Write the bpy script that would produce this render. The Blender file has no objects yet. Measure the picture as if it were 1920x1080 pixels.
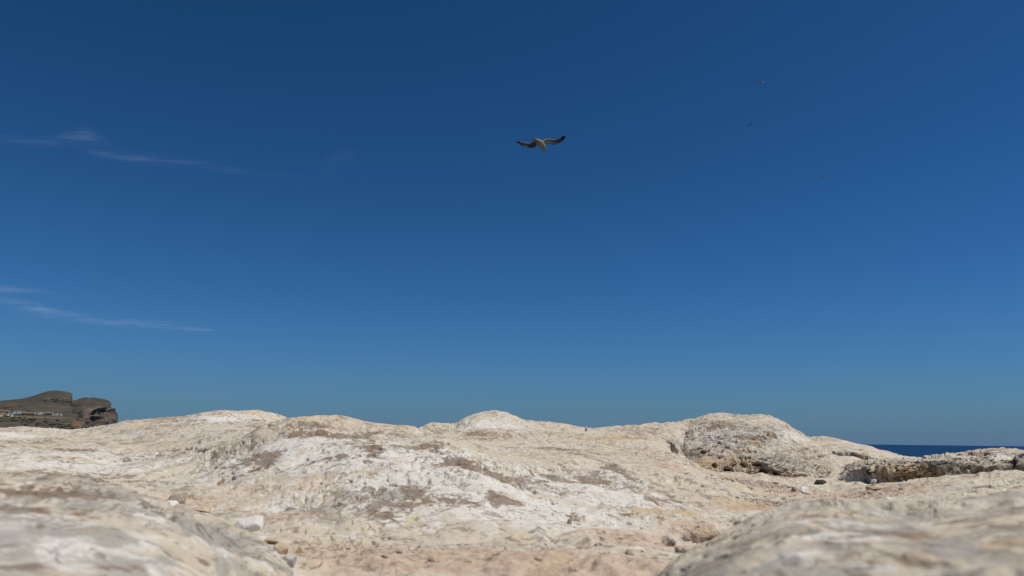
import bpy, bmesh, math, random
import numpy as np
from mathutils import Vector, Matrix, Euler

R = math.radians
SC = bpy.context.scene
COL = SC.collection
random.seed(7)

# ------------------------------------------------------------------ camera
F_PX = 1387.0
PITCH = R(11.55)
ROLL = R(0.66)
cam_data = bpy.data.cameras.new('camera')
cam = bpy.data.objects.new('camera', cam_data)
COL.objects.link(cam)
SC.camera = cam
cam.rotation_euler = (Matrix.Rotation(R(90) + PITCH, 3, 'X') @ Matrix.Rotation(ROLL, 3, 'Z')).to_euler()
cam.location = (0, 0, 0)
cam_data.sensor_width = 36.0
cam_data.lens = 36.0 * F_PX / 1920.0
cam_data.clip_start = 0.02
cam_data.clip_end = 120000.0
cam_data.dof.use_dof = True
cam_data.dof.focus_distance = 12.0
cam_data.dof.aperture_fstop = 14.0

# ------------------------------------------------------------------ world and sun
SUN_DIR = Vector((0.40, -0.10, 0.91)).normalized()
SUN_EL = math.asin(SUN_DIR.z)
SUN_AZ = math.atan2(SUN_DIR.x, SUN_DIR.y)
world = bpy.data.worlds.new('World')
SC.world = world
world.use_nodes = True
wn = world.node_tree.nodes
wl = world.node_tree.links
wn.clear()
w_out = wn.new('ShaderNodeOutputWorld')
w_bg = wn.new('ShaderNodeBackground')
w_sky = wn.new('ShaderNodeTexSky')
w_sky.sky_type = 'NISHITA'
w_sky.sun_disc = False
w_sky.sun_elevation = SUN_EL
w_sky.sun_rotation = SUN_AZ
w_sky.altitude = 300
w_sky.air_density = 1.0
w_sky.dust_density = 0.25
w_sky.ozone_density = 4.0
w_bg.inputs['Strength'].default_value = 0.05
# tone of the phone camera: each channel of the sky gets its own gain and contrast
w_sep = wn.new('ShaderNodeSeparateColor')
w_com = wn.new('ShaderNodeCombineColor')
wl.new(w_sky.outputs[0], w_sep.inputs[0])
for ch, (gain, power) in enumerate(((0.2077, 1.39), (0.548, 1.245), (0.4967, 1.53))):
    w_p = wn.new('ShaderNodeMath')
    w_p.operation = 'POWER'
    w_p.inputs[1].default_value = power
    w_m = wn.new('ShaderNodeMath')
    w_m.operation = 'MULTIPLY'
    w_m.inputs[1].default_value = gain
    wl.new(w_sep.outputs[ch], w_p.inputs[0])
    wl.new(w_p.outputs[0], w_m.inputs[0])
    wl.new(w_m.outputs[0], w_com.inputs[ch])
# grey-blue sea haze hugging the horizon all the way round
w_geo = wn.new('ShaderNodeTexCoord')
w_xyz = wn.new('ShaderNodeSeparateXYZ')
wl.new(w_geo.outputs['Generated'], w_xyz.inputs[0])
w_abs = wn.new('ShaderNodeMath'); w_abs.operation = 'ABSOLUTE'
wl.new(w_xyz.outputs[2], w_abs.inputs[0])
w_mul = wn.new('ShaderNodeMath'); w_mul.operation = 'MULTIPLY'; w_mul.inputs[1].default_value = -1 / 0.075
wl.new(w_abs.outputs[0], w_mul.inputs[0])
w_exp = wn.new('ShaderNodeMath'); w_exp.operation = 'EXPONENT'
wl.new(w_mul.outputs[0], w_exp.inputs[0])
w_mix = wn.new('ShaderNodeMix'); w_mix.data_type = 'RGBA'
w_mix.inputs[7].default_value = (0.096 / 0.05, 0.180 / 0.05, 0.290 / 0.05, 1)
wl.new(w_exp.outputs[0], w_mix.inputs[0])
wl.new(w_com.outputs[0], w_mix.inputs[6])
wl.new(w_mix.outputs[2], w_bg.inputs[0])
wl.new(w_bg.outputs[0], w_out.inputs[0])

sun_data = bpy.data.lights.new('sun', 'SUN')
sun_data.energy = 3.9
sun_data.angle = R(0.53)
sun_data.color = (1.0, 0.955, 0.88)
sun = bpy.data.objects.new('sun', sun_data)
COL.objects.link(sun)
sun.location = SUN_DIR * 50
sun.rotation_euler = SUN_DIR.to_track_quat('Z', 'Y').to_euler()

SC.view_settings.view_transform = 'Standard'
SC.view_settings.look = 'None'
SC.view_settings.exposure = 0.0
SC.view_settings.gamma = 1.0
SC.view_settings.use_curve_mapping = False
SC.render.engine = 'CYCLES'
SC.cycles.max_bounces = 6
SC.cycles.transparent_max_bounces = 8
SC.cycles.use_denoising = True

# ------------------------------------------------------------------ helpers: directions
CM = np.array(cam.rotation_euler.to_matrix())


def ray(u, v):
    """world direction of a photograph point (1920 x 1080)"""
    u = np.asarray(u, float)
    v = np.asarray(v, float)
    d = np.stack([(u - 960) / F_PX, -(v - 540) / F_PX, -np.ones_like(u + v)], -1)
    return d @ CM.T


def at(u, v, d):
    """world point seen at (u, v) whose horizontal distance is d"""
    r = ray(u, v)
    h = np.hypot(r[..., 0], r[..., 1])
    return r * (np.asarray(d, float) / h)[..., None]


def project(P):
    q = P @ CM
    z = np.minimum(q[..., 2], -1e-6)
    return 960 + F_PX * q[..., 0] / -z, 540 - F_PX * q[..., 1] / -z, q[..., 2] < 0


# ------------------------------------------------------------------ helpers: noise
_rng = np.random.RandomState(11)
_perm = _rng.permutation(256).astype(np.int64)
_perm = np.concatenate([_perm, _perm])
_grad = _rng.normal(size=(256, 3))
_grad /= np.linalg.norm(_grad, axis=1)[:, None]
_grad = _grad.astype(np.float32)


def perlin(P):
    P = np.asarray(P, np.float64)
    i = np.floor(P)
    f = (P - i).astype(np.float32)
    i = i.astype(np.int64) & 255
    w = f * f * f * (f * (f * 6 - 15) + 10)
    out = 0
    for dx in (0, 1):
        a = _perm[(i[..., 0] + dx) & 255]
        wx = w[..., 0] if dx else 1 - w[..., 0]
        for dy in (0, 1):
            b = _perm[a + ((i[..., 1] + dy) & 255)]
            wy = w[..., 1] if dy else 1 - w[..., 1]
            for dz in (0, 1):
                g = _grad[_perm[b + ((i[..., 2] + dz) & 255)]]
                wz = w[..., 2] if dz else 1 - w[..., 2]
                dot = g[..., 0] * (f[..., 0] - dx) + g[..., 1] * (f[..., 1] - dy) + g[..., 2] * (f[..., 2] - dz)
                out = out + wx * wy * wz * dot
    return out * 1.6


def fbm(P, oct=3, gain=0.5, lac=2.07):
    s, a, q = 0, 1.0, np.asarray(P, float)
    for k in range(oct):
        s = s + a * perlin(q + 17.3 * k)
        q = q * lac
        a *= gain
    return s


def ridged(P, oct=3, gain=0.5):
    s, a, q = 0, 1.0, np.asarray(P, float)
    for k in range(oct):
        s = s + a * (1 - 2.2 * np.abs(perlin(q + 31.7 * k)))
        q = q * 2.1
        a *= gain
    return s


def sstep(a, b, x):
    t = np.clip((x - a) / (b - a), 0, 1)
    return t * t * (3 - 2 * t)


def pchip(x, y, xq):
    x = np.asarray(x, float)
    y = np.asarray(y, float)
    o = np.argsort(x)
    x, y = x[o], y[o]
    h = np.diff(x)
    s = np.diff(y) / h
    m = np.zeros_like(y)
    m[1:-1] = np.where(s[:-1] * s[1:] > 0, 2 * s[:-1] * s[1:] / np.where(np.abs(s[:-1] + s[1:]) < 1e-12, 1, s[:-1] + s[1:]), 0)
    m[0], m[-1] = 0, 0
    xq = np.clip(xq, x[0], x[-1])
    k = np.clip(np.searchsorted(x, xq) - 1, 0, len(x) - 2)
    t = (xq - x[k]) / h[k]
    return ((1 + 2 * t) * (1 - t) ** 2 * y[k] + t * (1 - t) ** 2 * h[k] * m[k] + t * t * (3 - 2 * t) * y[k + 1]
            + t * t * (t - 1) * h[k] * m[k + 1])


def catmull(K, counts):
    """K: (n, cols, dims) control rows -> (rows, cols, dims)"""
    n = len(K)
    out = []
    for s in range(n - 1):
        p1, p2 = K[s], K[s + 1]
        p0 = K[s - 1] if s > 0 else 2 * p1 - p2
        p3 = K[s + 2] if s + 2 < n else 2 * p2 - p1
        c = counts[s]
        for j in range(c + (1 if s == n - 2 else 0)):
            t = j / c
            m1 = (p2 - p0) * 0.42
            m2 = (p3 - p1) * 0.42
            out.append((2 * t ** 3 - 3 * t * t + 1) * p1 + (t ** 3 - 2 * t * t + t) * m1 + (-2 * t ** 3 + 3 * t * t) * p2 + (t ** 3 - t * t) * m2)
    return np.stack(out)


def grid_normals(P):
    du = np.gradient(P, axis=1)
    dt = np.gradient(P, axis=0)
    n = np.cross(du, dt)
    l = np.linalg.norm(n, axis=-1, keepdims=True)
    return n / np.maximum(l, 1e-12)


def az_patch(lines, az, counts):
    """Surface through profile lines. Each line is a list of (u, v, d) seen points or ('z', d, z) constants."""
    K = []
    for ln in lines:
        if ln[0] == 'z':
            d = np.full(len(az), float(ln[1]))
            z = np.full(len(az), float(ln[2]))
        else:
            P = np.array([at(u, v, d) for u, v, d in ln])
            a = np.arctan2(P[:, 0], P[:, 1])
            d = pchip(a, np.hypot(P[:, 0], P[:, 1]), az)
            z = pchip(a, P[:, 2], az)
        K.append(np.stack([d * np.sin(az), d * np.cos(az), z], -1))
    return catmull(np.stack(K), counts)


def grid_faces(nr, nc, closed=False):
    r = np.arange(nr - 1)[:, None]
    c = np.arange(nc - 1)[None, :]
    a = r * nc + c
    return np.stack([a, a + 1, a + nc + 1, a + nc], -1).reshape(-1, 4)


def mesh_from(name, V, Fq, smooth=True):
    me = bpy.data.meshes.new(name)
    V = np.ascontiguousarray(V, np.float32)
    Fq = np.ascontiguousarray(Fq, np.int32)
    me.vertices.add(len(V))
    me.vertices.foreach_set('co', V.ravel())
    me.loops.add(Fq.size)
    me.loops.foreach_set('vertex_index', Fq.ravel())
    me.polygons.add(len(Fq))
    me.polygons.foreach_set('loop_start', np.arange(0, Fq.size, Fq.shape[1], dtype=np.int32))
    me.polygons.foreach_set('use_smooth', np.full(len(Fq), smooth, dtype=bool))
    me.update(calc_edges=True)
    return me


def add_attr(me, name, val):
    a = me.attributes.new(name, 'FLOAT', 'POINT')
    a.data.foreach_set('value', np.ascontiguousarray(val, np.float32).ravel())


def tag(o, label=None, cat=None, group=None, kind=None):
    if label: o['label'] = label
    if cat: o['category'] = cat
    if group: o['group'] = group
    if kind: o['kind'] = kind
    return o


def link(name, me, mat=None, parent=None, loc=None):
    o = bpy.data.objects.new(name, me)
    COL.objects.link(o)
    if mat is not None and me is not None and len(me.materials) == 0:
        me.materials.append(mat)
    if parent is not None:
        o.parent = parent
    if loc is not None:
        o.location = loc
    return o


def grid_object(name, P, mat, attrs=None, flip=False):
    """grid of points -> object whose origin is at its base centre"""
    nr, nc = P.shape[:2]
    V = P.reshape(-1, 3)
    f = grid_faces(nr, nc)
    if flip:
        f = f[:, ::-1]
    c = (V.min(0) + V.max(0)) / 2
    c[2] = V[:, 2].min()
    me = mesh_from(name, V - c, f)
    for k, a in (attrs or {}).items():
        add_attr(me, k, a)
    return link(name, me, mat, loc=c)


# ------------------------------------------------------------------ materials
def new_mat(name):
    m = bpy.data.materials.new(name)
    m.use_nodes = True
    nt = m.node_tree
    b = nt.nodes['Principled BSDF']
    return m, nt, b


class NT:
    def __init__(s, nt):
        s.nt = nt

    def n(s, t, **kw):
        x = s.nt.nodes.new(t)
        for k, v in kw.items():
            setattr(x, k, v)
        return x

    def l(s, a, b):
        s.nt.links.new(a, b)

    def pos(s):
        return s.n('ShaderNodeNewGeometry').outputs['Position']

    def mapv(s, vec, scale=(1, 1, 1), rot=(0, 0, 0)):
        m = s.n('ShaderNodeMapping')
        m.inputs['Scale'].default_value = scale
        m.inputs['Rotation'].default_value = rot
        s.l(vec, m.inputs['Vector'])
        return m.outputs[0]

    def noise(s, vec, scale, detail=4, rough=0.55, dist=0.0):
        x = s.n('ShaderNodeTexNoise')
        x.inputs['Scale'].default_value = scale
        x.inputs['Detail'].default_value = detail
        x.inputs['Roughness'].default_value = rough
        x.inputs['Distortion'].default_value = dist
        s.l(vec, x.inputs['Vector'])
        return x.outputs['Fac']

    def ramp(s, fac, a, b, lo=0.0, hi=1.0):
        x = s.n('ShaderNodeMapRange')
        x.interpolation_type = 'SMOOTHSTEP'
        x.inputs['From Min'].default_value = a
        x.inputs['From Max'].default_value = b
        x.inputs['To Min'].default_value = lo
        x.inputs['To Max'].default_value = hi
        s.l(fac, x.inputs['Value'])
        return x.outputs[0]

    def math(s, op, a, b=None):
        x = s.n('ShaderNodeMath', operation=op)
        for i, q in enumerate((a, b)):
            if q is None: continue
            if isinstance(q, (int, float)):
                x.inputs[i].default_value = q
            else:
                s.l(q, x.inputs[i])
        return x.outputs[0]

    def mix(s, fac, a, b):
        x = s.n('ShaderNodeMix', data_type='RGBA')
        for i, q in ((0, fac), (6, a), (7, b)):
            if isinstance(q, (int, float)):
                x.inputs[i].default_value = q
            elif isinstance(q, tuple):
                x.inputs[i].default_value = (*q, 1) if len(q) == 3 else q
            else:
                s.l(q, x.inputs[i])
        return x.outputs[2]

    def attr(s, name):
        return s.n('ShaderNodeAttribute', attribute_name=name).outputs['Fac']

    def bump(s, h, dist, strength=1.0, prev=None):
        x = s.n('ShaderNodeBump')
        x.inputs['Distance'].default_value = dist
        x.inputs['Strength'].default_value = strength
        s.l(h, x.inputs['Height'])
        if prev is not None:
            s.l(prev, x.inputs['Normal'])
        return x.outputs[0]


def rock_material():
    m, nt, b = new_mat('limestone')
    t = NT(nt)
    p = t.pos()
    n_big = t.noise(p, 2.2, 4, 0.55)
    n_mid = t.noise(p, 9, 5, 0.6, 0.3)
    n_fine = t.noise(p, 55, 5, 0.62)
    n_grit = t.noise(p, 260, 4, 0.6)
    cream = t.mix(t.ramp(n_big, 0.38, 0.62), (0.56, 0.475, 0.36), (0.60, 0.545, 0.46))
    cream = t.mix(t.ramp(n_mid, 0.42, 0.66, 0, 0.75), cream, (0.56, 0.47, 0.31))
    # pale smooth crust
    n_brk = t.noise(t.mapv(p, (1, 0.8, 1.4)), 34, 8, 0.7, 0.7)
    wfac = t.math('ADD', t.attr('white'), t.math('MULTIPLY', t.math('SUBTRACT', n_brk, 0.5), 4.0))
    wfac = t.math('ADD', wfac, t.math('MULTIPLY', t.math('SUBTRACT', n_mid, 0.5), 2.0))
    c = t.mix(t.ramp(wfac, 0.15, 0.75, 0, 0.95), cream, (0.70, 0.665, 0.60))
    # grey weathered film
    gfac = t.math('ADD', t.attr('grey'), t.math('MULTIPLY', t.math('SUBTRACT', t.noise(t.mapv(p, (1.2, 0.6, 1.4), (0, 0, 0.6)), 18, 8, 0.7, 1.0), 0.5), 4.5))
    c = t.mix(t.ramp(gfac, 0.35, 0.9, 0, 0.85), c, (0.33, 0.315, 0.27))
    # pink-tan grit in the hollows
    sfac = t.math('ADD', t.attr('sand'), t.math('MULTIPLY', t.math('SUBTRACT', n_mid, 0.5), 1.1))
    sand = t.mix(t.ramp(n_fine, 0.35, 0.65), (0.45, 0.335, 0.24), (0.60, 0.475, 0.36))
    c = t.mix(t.ramp(sfac, 0.35, 0.75), c, sand)
    # yellow-orange stain
    ofac = t.math('ADD', t.attr('ochre'), t.math('MULTIPLY', t.math('SUBTRACT', n_mid, 0.5), 1.4))
    c = t.mix(t.ramp(ofac, 0.35, 0.9, 0, 0.8), c, (0.50, 0.34, 0.17))
    # brown lichen and old crust, ragged edges; also painted shade in carved recesses
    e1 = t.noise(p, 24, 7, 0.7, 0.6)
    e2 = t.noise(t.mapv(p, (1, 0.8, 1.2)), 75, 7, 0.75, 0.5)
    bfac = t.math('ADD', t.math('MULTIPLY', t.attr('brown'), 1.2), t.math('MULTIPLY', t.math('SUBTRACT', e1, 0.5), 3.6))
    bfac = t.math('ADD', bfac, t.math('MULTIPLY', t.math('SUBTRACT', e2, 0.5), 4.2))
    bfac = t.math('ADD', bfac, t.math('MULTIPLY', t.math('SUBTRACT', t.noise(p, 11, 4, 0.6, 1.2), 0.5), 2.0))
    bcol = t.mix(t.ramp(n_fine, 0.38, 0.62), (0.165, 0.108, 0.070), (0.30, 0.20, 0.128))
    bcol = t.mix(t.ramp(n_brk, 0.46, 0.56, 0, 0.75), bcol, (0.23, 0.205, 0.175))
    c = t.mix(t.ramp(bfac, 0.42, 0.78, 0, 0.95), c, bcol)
    # green-black tint on the ledge
    afac = t.math('ADD', t.attr('green_dark'), t.math('MULTIPLY', t.math('SUBTRACT', t.noise(p, 30, 6, 0.7), 0.5), 2.0))
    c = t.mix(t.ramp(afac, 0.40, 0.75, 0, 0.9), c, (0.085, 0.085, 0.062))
    # mottled brown film in small ragged flecks, and thin wavy crust lines
    fl = t.noise(t.mapv(p, (1, 0.8, 1.3), (0, 0, 0.5)), 26, 8, 0.72, 0.5)
    flm = t.math('ADD', fl, t.math('MULTIPLY', t.math('SUBTRACT', t.noise(p, 3.1, 3, 0.5), 0.5), 0.45))
    flm = t.math('SUBTRACT', flm, t.math('MULTIPLY', t.attr('sand'), 0.05))
    flm = t.math('SUBTRACT', flm, t.math('MULTIPLY', t.attr('white'), 0.035))
    c = t.mix(t.ramp(flm, 0.535, 0.585, 0, 0.8), c, t.mix(t.ramp(n_fine, 0.4, 0.6), (0.20, 0.155, 0.12), (0.36, 0.29, 0.22)))
    ln = t.math('ABSOLUTE', t.math('SUBTRACT', t.noise(t.mapv(p, (1, 0.6, 1.2), (0, 0, 0.6)), 13, 6, 0.6, 1.6), 0.5))
    lmask = t.ramp(t.math('ADD', t.noise(p, 4.3, 3, 0.5), t.math('MULTIPLY', t.attr('grey'), 0.14)), 0.47, 0.60)
    c = t.mix(t.math('MULTIPLY', t.ramp(ln, 0.0, 0.016, 0.85, 0.0), lmask), c, (0.13, 0.105, 0.085))
    # small dark specks
    speck = t.noise(t.mapv(p, (1, 1, 1.6)), 85, 3, 0.5, 0.4)
    c = t.mix(t.ramp(speck, 0.64, 0.70, 0, 0.55), c, (0.14, 0.11, 0.085))
    c = t.mix(t.ramp(n_grit, 0.3, 0.7, 0, 0.22), c, (0.30, 0.25, 0.20))
    t.l(c, b.inputs['Base Color'])
    b.inputs['Roughness'].default_value = 0.93
    b.inputs['Specular IOR Level'].default_value = 0.2
    h1 = t.noise(p, 70, 6, 0.65)
    h2 = t.noise(p, 320, 4, 0.6)
    bn = t.bump(h1, 0.006, 0.7)
    bn = t.bump(h2, 0.0014, 0.6, bn)
    t.l(bn, b.inputs['Normal'])
    return m


def simple_rock(name, c1, c2, scale=60, rough=0.9, bump=0.001):
    m, nt, b = new_mat(name)
    t = NT(nt)
    p = t.n('ShaderNodeTexCoord').outputs['Object']
    n = t.noise(p, scale, 6, 0.62)
    n2 = t.noise(p, scale * 4, 4, 0.6)
    c = t.mix(t.ramp(n, 0.36, 0.64), c1, c2)
    c = t.mix(t.ramp(n2, 0.58, 0.72, 0, 0.4), c, tuple(x * 0.45 for x in c1))
    t.l(c, b.inputs['Base Color'])
    b.inputs['Roughness'].default_value = rough
    b.inputs['Specular IOR Level'].default_value = 0.2
    t.l(t.bump(n2, bump * 2, 0.7), b.inputs['Normal'])
    return m


def flat_mat(name, col, rough=0.8, var=0.12, scale=8.0, spec=0.2):
    m, nt, b = new_mat(name)
    t = NT(nt)
    p = t.n('ShaderNodeTexCoord').outputs['Object']
    n = t.noise(p, scale, 5, 0.6)
    c = t.mix(t.ramp(n, 0.3, 0.7), tuple(x * (1 - var) for x in col), tuple(min(1, x * (1 + var)) for x in col))
    t.l(c, b.inputs['Base Color'])
    b.inputs['Roughness'].default_value = rough
    b.inputs['Specular IOR Level'].default_value = spec
    return m


ROCK = rock_material()

# ------------------------------------------------------------------ the rocky ground
L = []
L.append(('z', 0.02, -0.30))
L.append(('z', 0.35, -0.26))
L.append([(-300, 1075, .70), (0, 1070, .70), (300, 1080, .70), (500, 1098, .70), (700, 1088, .72), (900, 1085, .72), (1200, 1092, .70), (1500, 1110, .70), (1920, 1110, .7), (2200, 1110, .7)])
L.append([(-300, 940, 1.1), (0, 945, 1.1), (300, 985, 1.08), (420, 1012, 1.02), (520, 1018, 1.02), (600, 1012, 1.05), (750, 1008, 1.05), (900, 1005, 1.05), (1100, 1012, 1.05), (1300, 1035, 1.05), (1500, 1030, 1.1), (1700, 1010, 1.1), (1920, 1000, 1.1), (2200, 1000, 1.1)])
L.append([(-300, 900, 1.6), (0, 905, 1.6), (150, 903, 1.6), (300, 930, 1.55), (400, 935, 1.5), (500, 925, 1.5), (600, 905, 1.5), (700, 890, 1.45), (800, 885, 1.45), (900, 900, 1.45), (1000, 925, 1.5), (1100, 938, 1.5), (1250, 952, 1.55), (1400, 968, 1.6), (1550, 965, 1.6), (1700, 957, 1.6), (1920, 948, 1.6), (2200, 945, 1.6)])
L.append([(-300, 875, 2.2), (0, 880, 2.2), (100, 874, 2.2), (200, 885, 2.2), (300, 882, 2.1), (380, 868, 2.05), (450, 842, 2.0), (510, 812, 2.0), (550, 799, 2.0), (600, 796, 2.0), (650, 798, 2.0), (700, 803, 2.0), (760, 807, 2.0), (800, 811, 2.0), (850, 821, 2.0), (900, 838, 2.0), (960, 856, 2.0), (1050, 868, 2.05), (1150, 878, 2.1), (1250, 893, 2.2), (1350, 912, 2.2), (1450, 935, 2.2), (1600, 946, 2.2), (1750, 938, 2.2), (1920, 930, 2.2), (2200, 925, 2.2)])
L.append([(-300, 845, 3.0), (0, 850, 3.0), (150, 848, 3.0), (230, 858, 3.0), (320, 845, 3.0), (430, 822, 2.9), (530, 812, 2.8), (650, 818, 2.8), (750, 828, 2.8), (850, 840, 2.8), (950, 846, 2.9), (1050, 850, 3.0), (1150, 860, 3.0), (1250, 876, 3.0), (1350, 898, 3.1), (1450, 912, 3.1), (1550, 920, 3.1), (1650, 918, 3.0), (1720, 908, 3.0), (1800, 893, 3.0), (1920, 890, 3.0), (2200, 888, 3.0)])
L.append([(-300, 825, 4.3), (0, 828, 4.3), (100, 824, 4.3), (220, 818, 4.3), (320, 806, 4.3), (400, 796, 4.3), (480, 796, 4.3), (560, 806, 4.2), (650, 816, 4.2), (760, 822, 4.2), (850, 815, 4.2), (910, 806, 4.3), (970, 810, 4.3), (1040, 820, 4.3), (1120, 824, 4.3), (1200, 826, 4.3), (1235, 832, 4.3), (1270, 846, 4.3), (1300, 866, 4.3), (1350, 884, 4.2), (1450, 894, 4.1), (1550, 897, 4.0), (1700, 905, 4.0), (1920, 895, 4.0), (2200, 895, 4.0)])
L.append([(-300, 808, 5.6), (-60, 812, 5.6), (0, 809, 5.6), (60, 806, 5.6), (140, 808, 5.6), (220, 796, 5.5), (270, 788, 5.4), (330, 786, 5.3), (380, 776, 5.2), (430, 770, 5.2), (480, 773, 5.2), (520, 783, 5.2), (560, 797, 5.2), (650, 812, 5.2), (760, 808, 5.2), (790, 801, 5.2), (816, 795, 5.2), (850, 798, 5.2), (870, 790, 5.2), (900, 780, 5.2), (935, 777, 5.2), (960, 781, 5.2), (1000, 793, 5.2), (1060, 797, 5.3), (1095, 804, 5.3), (1150, 801, 5.4), (1230, 800, 5.3), (1265, 796, 5.2), (1300, 796, 5.2), (1330, 804, 5.3), (1400, 822, 5.5), (1500, 820, 5.4), (1540, 822, 5.3), (1600, 834, 5.2), (1650, 846, 5.2), (1720, 860, 5.2), (1800, 880, 5.4), (1920, 895, 5.6), (2200, 890, 5.6)])
L.append([(-300, 840, 6.8), (0, 842, 6.8), (400, 842, 6.8), (960, 850, 6.8), (1500, 862, 6.8), (1720, 900, 6.8), (1920, 910, 6.8), (2200, 910, 6.8)])
L.append(('z', 9.0, -1.4))
L.append(('z', 16, -7.0))
L.append(('z', 34, -30.0))
L.append(('z', 60, -66.0))

azf = np.linspace(R(-39), R(39), 1380)
azl = R(-180) + (R(141)) * (1 - (1 - np.linspace(0, 1, 60)[:-1]) ** 1.0)
azr = -azl[::-1]
AZ = np.concatenate([azl, azf, azr])
G = az_patch(L, AZ, [6, 14, 80, 84, 86, 78, 56, 60, 50, 22, 10, 8, 8])


def rock_relief(P, N, amp=1.0, pit=1.0, stri=1.0, rough=1.0):
    """weathered limestone relief, metres along the normal"""
    d = np.linalg.norm(P[..., :2], axis=-1)
    near = sstep(0.15, 1.2, d)
    W = np.stack([fbm(P * 2.3 + 5, 2), fbm(P * 2.3 + 25, 2), fbm(P * 2.3 + 45, 2)], -1) * 0.10
    Q = P + W
    h = 0.020 * fbm(Q * 2.6, 2) * sstep(0.5, 2.5, d) * amp
    h += 0.011 * fbm(Q * 7.0 + 9, 2) * near * amp
    h += 0.0034 * fbm(Q * 21 + 3, 3) * rough
    h += 0.0007 * fbm(Q * 62 + 13, 2) * rough * sstep(0.7, 1.4, d)
    # folded ribs running obliquely down the slopes
    ca, sa = math.cos(0.6), math.sin(0.6)
    S = np.stack([(Q[..., 0] * ca + Q[..., 1] * sa) * 6, (-Q[..., 0] * sa + Q[..., 1] * ca) * 24, Q[..., 2] * 26], -1)
    rib = ridged(S, 3)
    m = sstep(-0.15, 0.35, perlin(P * 1.7 + 77))
    h += 0.0048 * rib * m * stri
    # pits
    pn = perlin(Q * np.array([34, 26, 34]) + 50)
    pm = sstep(0.08, 0.45, perlin(P * 2.3 + 120))
    h -= 0.014 * sstep(0.27, 0.42, pn) * pm * pit
    pn2 = perlin(Q * np.array([80, 60, 90]) + 70)
    h -= 0.005 * sstep(0.27, 0.42, pn2) * sstep(0.0, 0.4, perlin(P * 2.6 + 20)) * pit
    return h


def spot_points(P, spots):
    """photo spots (u, v, ru, rv) -> influence on surface points; the spot is an ellipsoid lying in the place"""
    u, v, ok = project(P)
    flat = P.reshape(-1, 3)
    uf, vf, dist = u.ravel(), v.ravel(), np.linalg.norm(flat, axis=1)
    out = np.zeros(P.shape[:2], np.float32)
    for s in spots:
        su, sv, ru, rv = s[:4]
        st = s[4] if len(s) > 4 else 1.0
        sel = np.where((np.abs(uf - su) < 5) & (np.abs(vf - sv) < 5) & ok.ravel())[0]
        if len(sel) == 0: continue
        c = flat[sel[np.argmin(dist[sel])]]
        dc = np.linalg.norm(c)
        rx = ru / F_PX * dc
        rz = rv / F_PX * dc
        ry = max(rx * 0.9, rz * 2.5)
        q = ((P[..., 0] - c[0]) / rx) ** 2 + ((P[..., 1] - c[1]) / ry) ** 2 + ((P[..., 2] - c[2]) / rz) ** 2
        out = np.maximum(out, st * np.exp(-q * 0.9).astype(np.float32))
    return out


WHITE = [(800, 900, 260, 90), (1150, 930, 140, 45), (620, 860, 140, 60, .8), (200, 850, 200, 30, .7), (760, 860, 200, 45), (870, 930, 170, 60), (680, 850, 110, 35), (1100, 900, 160, 30), (1000, 960, 190, 45), (480, 860, 80, 40), (150, 870, 150, 18), (430, 780, 90, 16),
         (560, 830, 80, 25), (920, 790, 60, 14, .8), (1200, 930, 80, 25), (40, 812, 60, 6), (330, 860, 70, 20, .8)]
BROWN = [(690, 838, 26, 20, 1.1), (705, 845, 14, 14), (800, 833, 50, 24, 1.1), (770, 830, 30, 10), (870, 868, 42, 32, 1.15), (935, 888, 55, 28, 1.15), (985, 895, 50, 12, 1), (770, 925, 24, 28, 1.1), (815, 940, 50, 12, 1),
         (930, 940, 32, 16, 1), (700, 950, 10, 22, .9), (720, 965, 14, 14, .8), (690, 920, 18, 20, .7), (740, 948, 20, 14, .9), (655, 860, 60, 14, .7), (840, 850, 20, 10, .8), (880, 945, 30, 12, .7), (1000, 915, 30, 8, .8),
         (470, 862, 52, 22, 1), (440, 880, 24, 14, .8), (560, 800, 70, 7, .9), (640, 815, 55, 14, .9), (600, 812, 60, 8, .8), (710, 805, 70, 6, .7), (100, 885, 110, 14, 1), (40, 893, 60, 8, .9), (130, 838, 55, 10, .8),
         (310, 848, 80, 6, 1), (370, 842, 24, 6, .9), (250, 857, 20, 6, 1), (20, 825, 60, 8, .6), (895, 812, 38, 16, 1), (920, 820, 30, 10, .9), (955, 815, 30, 10, .8), (800, 802, 34, 6, 1.1), (840, 800, 16, 7, .8), (1060, 842, 70, 7, .9),
         (1000, 850, 60, 5, .8), (1110, 888, 36, 10, 1), (1160, 880, 24, 18, 1), (1190, 895, 16, 12, .8), (1228, 928, 18, 20, 1), (1270, 925, 12, 10, .7), (1075, 968, 12, 16, 1), (1040, 885, 60, 6, .9), (640, 945, 20, 8, .5),
         (570, 870, 18, 7, .6), (440, 785, 45, 7, .5), (520, 790, 25, 7, .9), (490, 782, 30, 5, .7), (340, 785, 30, 4, .6), (1605, 848, 30, 4), (1180, 970, 22, 10, .8), (1240, 978, 16, 6, .7), (1100, 845, 40, 5, .8), (350, 930, 26, 8, .6)]  # includes painted shade over the dark slot on the right-hand slope
SAND = [(1500, 920, 200, 26), (1650, 925, 140, 26), (1350, 890, 90, 12), (1250, 868, 80, 10), (1560, 950, 200, 16), (600, 1030, 160, 30), (800, 1040, 260, 40), (1050, 1050, 240, 36),
        (1200, 1010, 120, 30), (560, 965, 140, 14, .7), (1350, 1000, 120, 24), (360, 935, 90, 14, .8), (1150, 845, 120, 6, .6), (1840, 945, 120, 10, .6)]
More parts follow.
